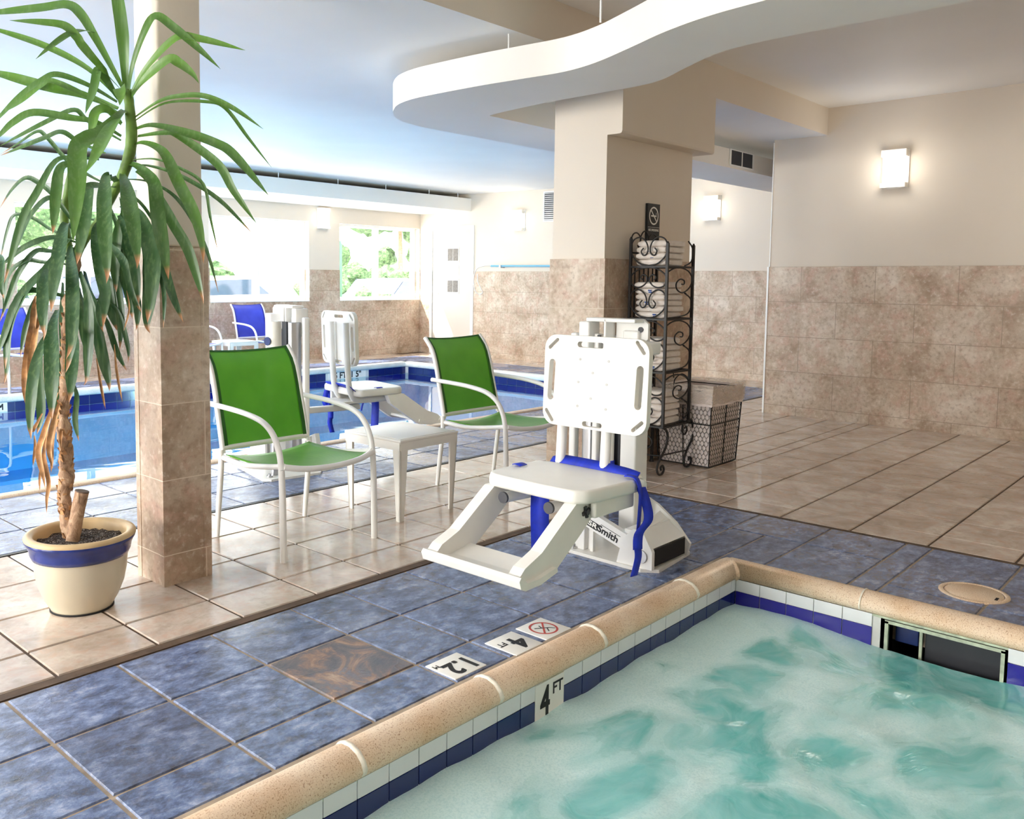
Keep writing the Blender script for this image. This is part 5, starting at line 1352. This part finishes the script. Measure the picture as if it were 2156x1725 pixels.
def heart(b, y0, y1, z0, h, x, flip=False, r=0.0048):
    H_ = [(0, 0), (0.45, 0.06), (0.85, 0.30), (1.0, 0.60), (0.86, 0.90), (0.52, 1.0), (0.20, 0.86), (0.06, 0.62), (0.12, 0.42), (0.30, 0.36), (0.42, 0.50), (0.30, 0.62)]
    for s in (-1, 1):
        pts = []
        for u, v in H_:
            vv = 1-v if flip else v
            pts.append(rp(x, (y0+y1)/2+s*u*(y1-y0)/2, z0+vv*h))
        b.tube(pts, r, 7, sub=5)
def scroll(b, x0, x1, z0, z1, y, flip=False, r=0.0048):
    """big C with an inner curl hanging from the left post"""
    S_ = [(0.0, 0.80), (0.25, 0.97), (0.55, 1.0), (0.84, 0.86), (0.98, 0.56), (0.88, 0.22), (0.62, 0.02), (0.40, 0.14), (0.36, 0.38), (0.50, 0.55), (0.66, 0.50), (0.66, 0.36), (0.57, 0.36)]
    b.tube([rp(x0+u*(x1-x0), y, z0+((1-v) if flip else v)*(z1-z0)) for u, v in S_], r, 7, sub=5)
for side, x in (('side_panel', RX0),):
    b = B()
    for i, z in enumerate(SH):
        heart(b, RY0, RY1, z+0.008, 0.178, x)
        if i < 3: heart(b, RY0, RY1, z+0.20, 0.125, x, True)
    b.obj(side, 'iron', rk)
b = B()
for i, z in enumerate(SH[:-1]):
    scroll(b, RX0, RX1, z+0.165, z+0.325, RY0)
    S2 = [(0.75, 0.98), (0.70, 1.0), (0.93, 0.78), (0.97, 0.45), (0.80, 0.12), (0.30, 0.02), (0.0, 0.0)]
    b.tube([rp(RX0+u*(RX1-RX0), RY0, z+0.01+v*0.155) for u, v in S2], 0.0048, 7, sub=5)
b.tube([rp(RX1-0.07, RY0, 1.475), rp(RX1-0.02, RY0, 1.44), rp(RX1-0.004, RY0, 1.40), rp(RX1-0.03, RY0, 1.345), rp(RX1-0.11, RY0, 1.318)], 0.0048, 7, sub=5)
b.obj('front_panel', 'iron', rk)
b = B()
for i, z in enumerate(SH[:-1]):
    for k in range(1, 6): b.cyl(rp(RX0+k*(RX1-RX0)/6, RY1, z), rp(RX0+k*(RX1-RX0)/6, RY1, SH[i+1]), 0.0045, 6)
for k in range(3):
    cx_ = RX0+0.06+k*0.105; b.tube([rp(cx_-0.05, RY1, 1.40), rp(cx_-0.052, RY1, 1.50), rp(cx_, RY1, 1.545-abs(k-1)*0.015), rp(cx_+0.052, RY1, 1.50), rp(cx_+0.045, RY1, 1.43), rp(cx_+0.02, RY1, 1.45)], 0.0048, 7, sub=5)
b.box(rp(RX0, RY1-0.005, 1.395), rp(RX1, RY1+0.005, 1.405))
b.obj('back_panel', 'iron', rk)
for x in (RX0, RX1):
    s = 1
    pts = [(0.0, 0.30), (0.045, 0.275), (0.060, 0.225), (0.030, 0.160), (-0.03, 0.105), (-0.062, 0.050), (-0.040, 0.010), (0.0, 0.0075), (0.022, 0.030), (0.008, 0.058), (-0.016, 0.050), (-0.012, 0.032)]
    if x == RX1: pts = [(-0.06, 0.31), (-0.062, 0.26), (-0.02, 0.235), (0.0, 0.27), (-0.03, 0.275)][::-1][:0]+[(-0.03, 0.31), (0.03, 0.31), (0.062, 0.255), (0.055, 0.19), (-0.01, 0.12), (-0.045, 0.07), (-0.04, 0.02), (0.0, 0.0075), (0.04, 0.02), (0.045, 0.055), (0.018, 0.065), (0.012, 0.045)]
    b = B(); b.tube([rp(x+u, RY0-0.004, z) for u, z in pts], 0.0075, 8, sub=6); b.obj('leg', 'iron', rk)
b = B(); b.tube([rp(RX1-0.075, RY0, 0.29), rp(RX1-0.078, RY0, 0.25), rp(RX1-0.045, RY0, 0.225), rp(RX1-0.015, RY0, 0.245), rp(RX1-0.025, RY0, 0.275), rp(RX1-0.045, RY0, 0.265)], 0.0055, 7, sub=5)
b.tube([rp(RX0, RY0+0.10, 0.24), rp(RX0, RY0+0.07, 0.20), rp(RX0, RY0+0.10, 0.16), rp(RX0, RY0+0.15, 0.18), rp(RX0, RY0+0.14, 0.225)], 0.0055, 7, sub=5)
b.box(rp(RX0, RY1-0.005, 0.10), rp(RX1, RY1+0.005, 0.115)); b.cyl(rp(RX0+0.01, RY0, 0.125), rp(RX1, RY0, 0.115), 0.005, 6); b.cyl(rp(RX0, RY0, 0.12), rp(RX0, RY1, 0.105), 0.005, 6)
b.obj('stretcher', 'iron', rk)

# ------------------------------------------------------------------ folded towels
def towel_mat():
    t = NT('white_terry'); n = t.noise(24, 4); f = t.noise(500, 2)
    t.set('Base Color', t.ramp(n, [(0.3, rgb(226, 214, 204)), (0.7, rgb(240, 232, 224))])); t.set('Roughness', 0.9); t.set('Sheen Weight', 0.25)
    t.bump(f, 0.35, 0.003); return t.m
MAT['towel'] = towel_mat()
MAT['logo'] = plain('blue_embroidery', rgb(40, 84, 160), 0.7, var=0.2)
def make_towel(h, seed):
    rng = random.Random(seed); Wx, Wy = 0.115+rng.uniform(-0.006, 0.010), 0.102
    b = B(); n = 34; prof = []
    for k in range(n):
        a = 2*PI*k/n; c, s = math.cos(a), math.sin(a); rr_ = h/2
        x = math.copysign(Wx-rr_, c)+rr_*1.15*c; z = rr_+rr_*math.copysign(abs(s)**0.8, s)
        if abs(c) < 0.02: x = 0.0
        if c > 0.93: x -= 0.007
        prof.append((x, z))
    m = 12; vs = []
    for j in range(m):
        v = j/(m-1); y = -Wy+2*Wy*v; k_ = 1-0.35*max(0, abs(2*v-1)-0.86)/0.14
        for x, z in prof:
            dz = 0.0025*mn.noise(Vector((x*18+seed, y*18, z*30+seed)))
            vs.append((x*(1-(1-k_)*0.10), y, h/2+(z-h/2)*k_+dz+0.003*math.sin(x*9+seed)*0.5))
    fs = [(j*n+k, j*n+(k+1) % n, (j+1)*n+(k+1) % n, (j+1)*n+k) for j in range(m-1) for k in range(n)]
    b.add(vs, fs, 0, True); b.add(vs[:n], [tuple(range(n))[::-1]]); b.add(vs[-n:], [tuple(range(n))])
    return b
names = ['lowest', 'second lowest', 'third', 'fourth', 'fifth', 'top']
def tow_label(shelf, k, n):
    pos = {0: 'bottom', n-1: 'top'}.get(k)
    if pos is None: pos = ['', 'second', 'third', 'fourth', 'fifth', 'sixth'][k]+' from the bottom'
    return 'white towel on the %s rack shelf, %s' % (shelf, pos)
for si, (shelf, nT, h) in enumerate((('lowest', 5, 0.044), ('second lowest', 5, 0.042), ('second highest', 6, 0.038), ('top', 4, 0.0405))):
    tw_ = B
    for k in range(nT):
        z0 = SH[si]+0.0068+k*h
        dxo = {0: 0.0, 1: 0.01, 2: 0.006, 3: 0.0, 4: -0.01, 5: -0.02}[k] if si != 3 else 0.01*k-0.01
        dxo += random.uniform(-0.006, 0.006)
        t_ = thing('folded_towel', tow_label(shelf, k, nT), 'towel', (4.165+dxo*0.8, 0.312, z0), random.uniform(-0.03, 0.03), 'folded towels on the iron rack')
        tb = make_towel(h*0.985, si*7+k)
        tb.obj('towel', 'towel', t_)
        if k in (1, 2) or (si in (1, 2) and k == 0) or (si == 2 and k == 4):
            b = B(); y_ = -0.01+0.03*((k*7+si*3) % 3-1)
            for q in range(2): b.box((-0.1245, y_-0.012+q*0.004, h*0.2+q*h*0.3), (-0.118, y_+0.010+q*0.004, h*0.42+q*h*0.3), bev=0.001)
            b.obj('emblem', 'logo', t_)

# ------------------------------------------------------------------ wire hamper with liner
MAT['liner'] = plain('pinkish_white_liner', rgb(236, 224, 220), 0.7, var=0.05, nscale=20, bump=0.3, bscale=30)
def bag_mat():
    t = NT('thin_plastic_bag'); n = t.noise(18, 4, 0.6, 1.5, vec=t.map(scale=(1, 1, 3)))
    t.set('Base Color', rgb(222, 210, 196)); t.set('Roughness', 0.25); t.bump(n, 0.6, 0.01)
    tp = t.new('ShaderNodeBsdfTransparent'); m = t.new('ShaderNodeMixShader'); t.link(t.rampv(n, [(0.3, 0.78), (0.7, 0.35)]), m.inputs[0])
    t.link(t.b.outputs[0], m.inputs[1]); t.link(tp.outputs[0], m.inputs[2]); t.link(m.outputs[0], t.out.inputs[0]); return t.m
MAT['bag'] = bag_mat()
hb = thing('laundry_hamper', 'wire mesh hamper with a white liner beside the towel rack', 'hamper', (4.615, 0.245, 0))
BW, BD, TW, TD, HH = 0.195, 0.183, 0.225, 0.205, 0.50
def hp(u, v, s, off=0.0):
    """u in -1..1 along side s, v in 0..1 up"""
    a = BW+(TW-BW)*v+off; d = BD+(TD-BD)*v+off; z = 0.008+HH*v
    return {0: (u*a, -d, z), 1: (a, u*d, z), 2: (-u*a, d, z), 3: (-a, -u*d, z)}[s]
b = B()
for v in (0, 0.56, 1.0):
    for s in range(4): b.cyl(hp(-1, v, s), hp(1, v, s), 0.0042, 6)
for s in range(4):
    b.cyl(hp(-1, 0, s), hp(-1, 1, s), 0.0045, 6); b.cyl(hp(0, 0, s), hp(0, 1, s), 0.0035, 6)
b.obj('frame', 'iron', hb)
def seg3(b, p, q, r=0.0017):
    p, q = Vector(p), Vector(q); d = (q-p)
    if d.length < 1e-6: return
    d.normalize(); n1 = d.orthogonal().normalized()*r; n2 = d.cross(n1.normalized())*r
    vs = []
    for c in (p, q):
        for k in range(3):
            a = 2*PI*k/3; vs.append(c+n1*math.cos(a)+n2*math.sin(a))
    b.add(vs, [(0, 1, 4, 3), (1, 2, 5, 4), (2, 0, 3, 5)])
b = B(); NU, NV = 14, 17
for s in range(4):
    for j in range(NV):
        for i in range(NU):
            o_ = 0.5 if j % 2 else 0.0
            u0 = (i+o_)/NU*2-1; du = 2/NU; v0 = j/NV; dv = 1/NV
            if u0 > 1: continue
            P_ = lambda u, v: hp(max(-1, min(1, u)), min(1, v), s, 0.001)
            seg3(b, P_(u0, v0), P_(u0, v0+dv*0.45))
            seg3(b, P_(u0, v0+dv*0.45), P_(u0+du/2, v0+dv)); seg3(b, P_(u0, v0+dv*0.45), P_(u0-du/2, v0+dv))
b.obj('wire_mesh', 'iron', hb)
b = B()
for s in range(4):
    b.grid(lambda u, v, s=s: tuple(Vector(hp(2*u-1, v*1.0, s, -0.010))+Vector((0, 0, 0))), 12, 14)
b.add([hp(-1, 0.01, 0, -0.01), hp(1, 0.01, 0, -0.01), hp(1, 0.01, 2, -0.01), hp(-1, 0.01, 2, -0.01)], [(0, 1, 2, 3)])
b.obj('liner', 'liner', hb)
b = B()
for s in range(4):
    def cuff(u, v, s=s):
        k = 2*u-1; o_ = 0.006+0.006*mn.noise(Vector((k*3+s*5, v*4, 1)))
        if v < 0.7: vv = 0.80+0.02*mn.noise(Vector((k*2.5+s*3, 0, 4)))+(1.04-0.80)*v/0.7
        else: vv = 1.04-0.02*(v-0.7)/0.3; o_ -= 0.03*(v-0.7)/0.3
        return hp(k, vv, s, o_)
    b.grid(cuff, 20, 12)
b.obj('liner_cuff', 'liner', hb)
b = B()
for s in range(4):
    b.grid(lambda u, v, s=s: tuple(Vector(hp(2*u-1, 0.83+0.25*v+0.02*mn.noise(Vector((u*4+s, 2, 3))), s, 0.013+0.006*mn.noise(Vector((u*5+s*3, v*3, 9)))))), 20, 8)
b.obj('plastic_bag', 'bag', hb)
for sy in (1,):
    b = B(); b.tube([(-0.058, 0.222, HH), (-0.054, 0.224, HH+0.075), (0.0, 0.226, HH+0.118), (0.054, 0.224, HH+0.075), (0.058, 0.222, HH)], 0.004, 7, sub=5); b.cyl((-0.058, 0.212, HH+0.01), (0.058, 0.212, HH+0.01), 0.003, 6); b.obj('handle', 'iron', hb)
b = B(); b.tube([(-0.236, -0.058, HH), (-0.238, -0.054, HH+0.07), (-0.240, 0.0, HH+0.112), (-0.238, 0.054, HH+0.07), (-0.236, 0.058, HH)], 0.004, 7, sub=5); b.obj('handle', 'iron', hb)

# ------------------------------------------------------------------ outside the windows
b = B(); b.box((-25, 8.25, -0.3), (45, 60, -0.2)); g_ = b.obj('ground', plain('pale_concrete_paving', rgb(205, 203, 198), 0.8, var=0.08, nscale=1.0))
g_['kind'] = 'structure'
def hedge_mat():
    t = NT('leafy_green'); n = t.noise(7, 5, 0.7)
    t.set('Base Color', t.ramp(n, [(0.35, rgb(44, 72, 40)), (0.55, rgb(100, 136, 84)), (0.72, rgb(170, 192, 140))])); t.set('Roughness', 0.7); t.bump(n, 1, 0.2); return t.m
MAT['hedge'] = hedge_mat()
def clump(name, label, cat, c, rx, ry, rz_, n=16, group=None, trunk=False):
    r = thing(name, label, cat, (c[0], c[1], -0.2), 0, group)
    b = B(); rng = random.Random(int(c[0]*10+c[1]))
    bm = bmesh.new()
    for k in range(n):
        p = Vector((rng.uniform(-rx, rx), rng.uniform(-ry, ry), c[2]+rng.uniform(-rz_, rz_)*0.8)); s = rng.uniform(0.35, 0.6)*min(rz_, 1.2)
        m_ = Matrix.Translation(p) @ Matrix.Diagonal((s*1.2, s*1.2, s, 1)); bmesh.ops.create_icosphere(bm, subdivisions=3, radius=1, matrix=m_)
    for v in bm.verts: v.co += Vector((mn.noise(v.co*3.1), mn.noise(v.co*3.7+Vector((5, 0, 0))), mn.noise(v.co*3.3+Vector((0, 9, 0)))))*0.22
    bm.verts.index_update(); b.add([v.co.copy() for v in bm.verts], [tuple(v.index for v in f.verts) for f in bm.faces], 0, False); bm.free()
    b.obj('foliage', 'hedge', r)
    if trunk: b = B(); b.tube([(0, 0, 0), (0.05, 0, c[2]*0.5), (0, 0, c[2])], [0.16, 0.12, 0.08], 10); b.obj('trunk', 'bark', r)
    return r
clump('hedge', 'green hedge beyond the parking area seen through the left window', 'hedge', (9.5, 20.5, 0.9), 4.5, 0.6, 0.9, 26)
clump('hedge', 'green hedge seen through the right back window', 'hedge', (21.0, 20.0, 0.9), 4.5, 0.6, 0.9, 26)
clump('tree', 'leafy tree beyond the parking area behind the left window', 'tree', (13.0, 26, 4.2), 3.0, 1.5, 1.6, 26, trunk=True)
clump('tree', 'leafy tree behind the right back window', 'tree', (25.5, 25, 3.8), 3.0, 1.5, 1.8, 26, trunk=True)
clump('bush', 'small bush by the left pane of the right back window', 'bush', (13.1, 13.0, 0.55), 0.7, 0.4, 0.5, 8)
MAT['car_white'] = plain('white_car_paint', rgb(236, 238, 240), 0.2, var=0.02, coat=0.6)
MAT['car_dark'] = plain('dark_blue_car_paint', rgb(44, 56, 84), 0.2, var=0.05, coat=0.6)
MAT['car_glass'] = plain('tinted_car_glass', rgb(60, 74, 92), 0.08, var=0.05)
MAT['tyre'] = plain('black_rubber', rgb(28, 28, 28), 0.8, var=0.1)
MAT['post_green'] = plain('green_metal_post', rgb(60, 100, 80), 0.5, var=0.05)
def car(label, loc, rz, paint_):
    r = thing('parked_car', label, 'car', loc, rz, 'parked cars')
    b = B(); body = [(-2.2, 0.35), (-2.25, 0.75), (-1.95, 0.92), (-1.1, 1.0), (-0.55, 1.45), (0.9, 1.5), (1.6, 1.05), (2.15, 0.95), (2.25, 0.6), (2.2, 0.35)]
    b.poly(body, 'y', -0.85, 0.85); o = b.obj('body', paint_, r); m_ = o.modifiers.new('b', 'BEVEL'); m_.width = 0.09; m_.segments = 3; m_.limit_method = 'ANGLE'
    b = B(); win = [(-0.95, 1.02), (-0.50, 1.38), (0.82, 1.42), (1.38, 1.05)]
    b.poly(win, 'y', -0.862, -0.85); b.poly(win, 'y', 0.85, 0.862); b.obj('side_window', 'car_glass', r)
    for x in (-1.4, 1.4):
        for y in (-0.8, 0.8):
            b = B(); b.cyl((x, y-0.1, 0.33), (x, y+0.1, 0.33), 0.33, 20); b.obj('wheel', 'tyre', r)
    return r
car('white car parked outside the left window', (10.6, 16.4, -0.2), 0.1, 'car_white')
car('dark car parked outside beside the white car', (9.2, 19.0, -0.2), 0.0, 'car_dark')
car('dark car far behind the right back window', (17.4, 17.0, -0.2), 0.2, 'car_dark')
for x, y, lab in ((8.1, 15.0, 'green post standing outside the left window'), (12.9, 14.0, 'green post standing outside the right back window')):
    b = B(); b.box((-0.06, -0.06, 0), (0.06, 0.06, 2.3)); b.cyl((0, 0, 2.3), (0, 0, 2.36), 0.07, 12); o = b.obj('green_post', 'post_green', loc=(x, y, -0.2)); tagset(o, lab, 'post', 'green posts outside')
b = B(); b.box((-0.0, -0.0, 0), (30, 6, 4.2)); b.box((-0.2, -0.2, 4.2), (30.2, 6.2, 4.45))
for k in range(9): b.box((1.2+k*3.1, -0.03, 1.0), (2.8+k*3.1, 0.02, 2.6), 1)
o = b.obj('building', [plain('pale_render', rgb(226, 222, 214), 0.8), 'notice2'], loc=(0, 36, -0.2)); tagset(o, 'pale low building far beyond the parking area', 'building')
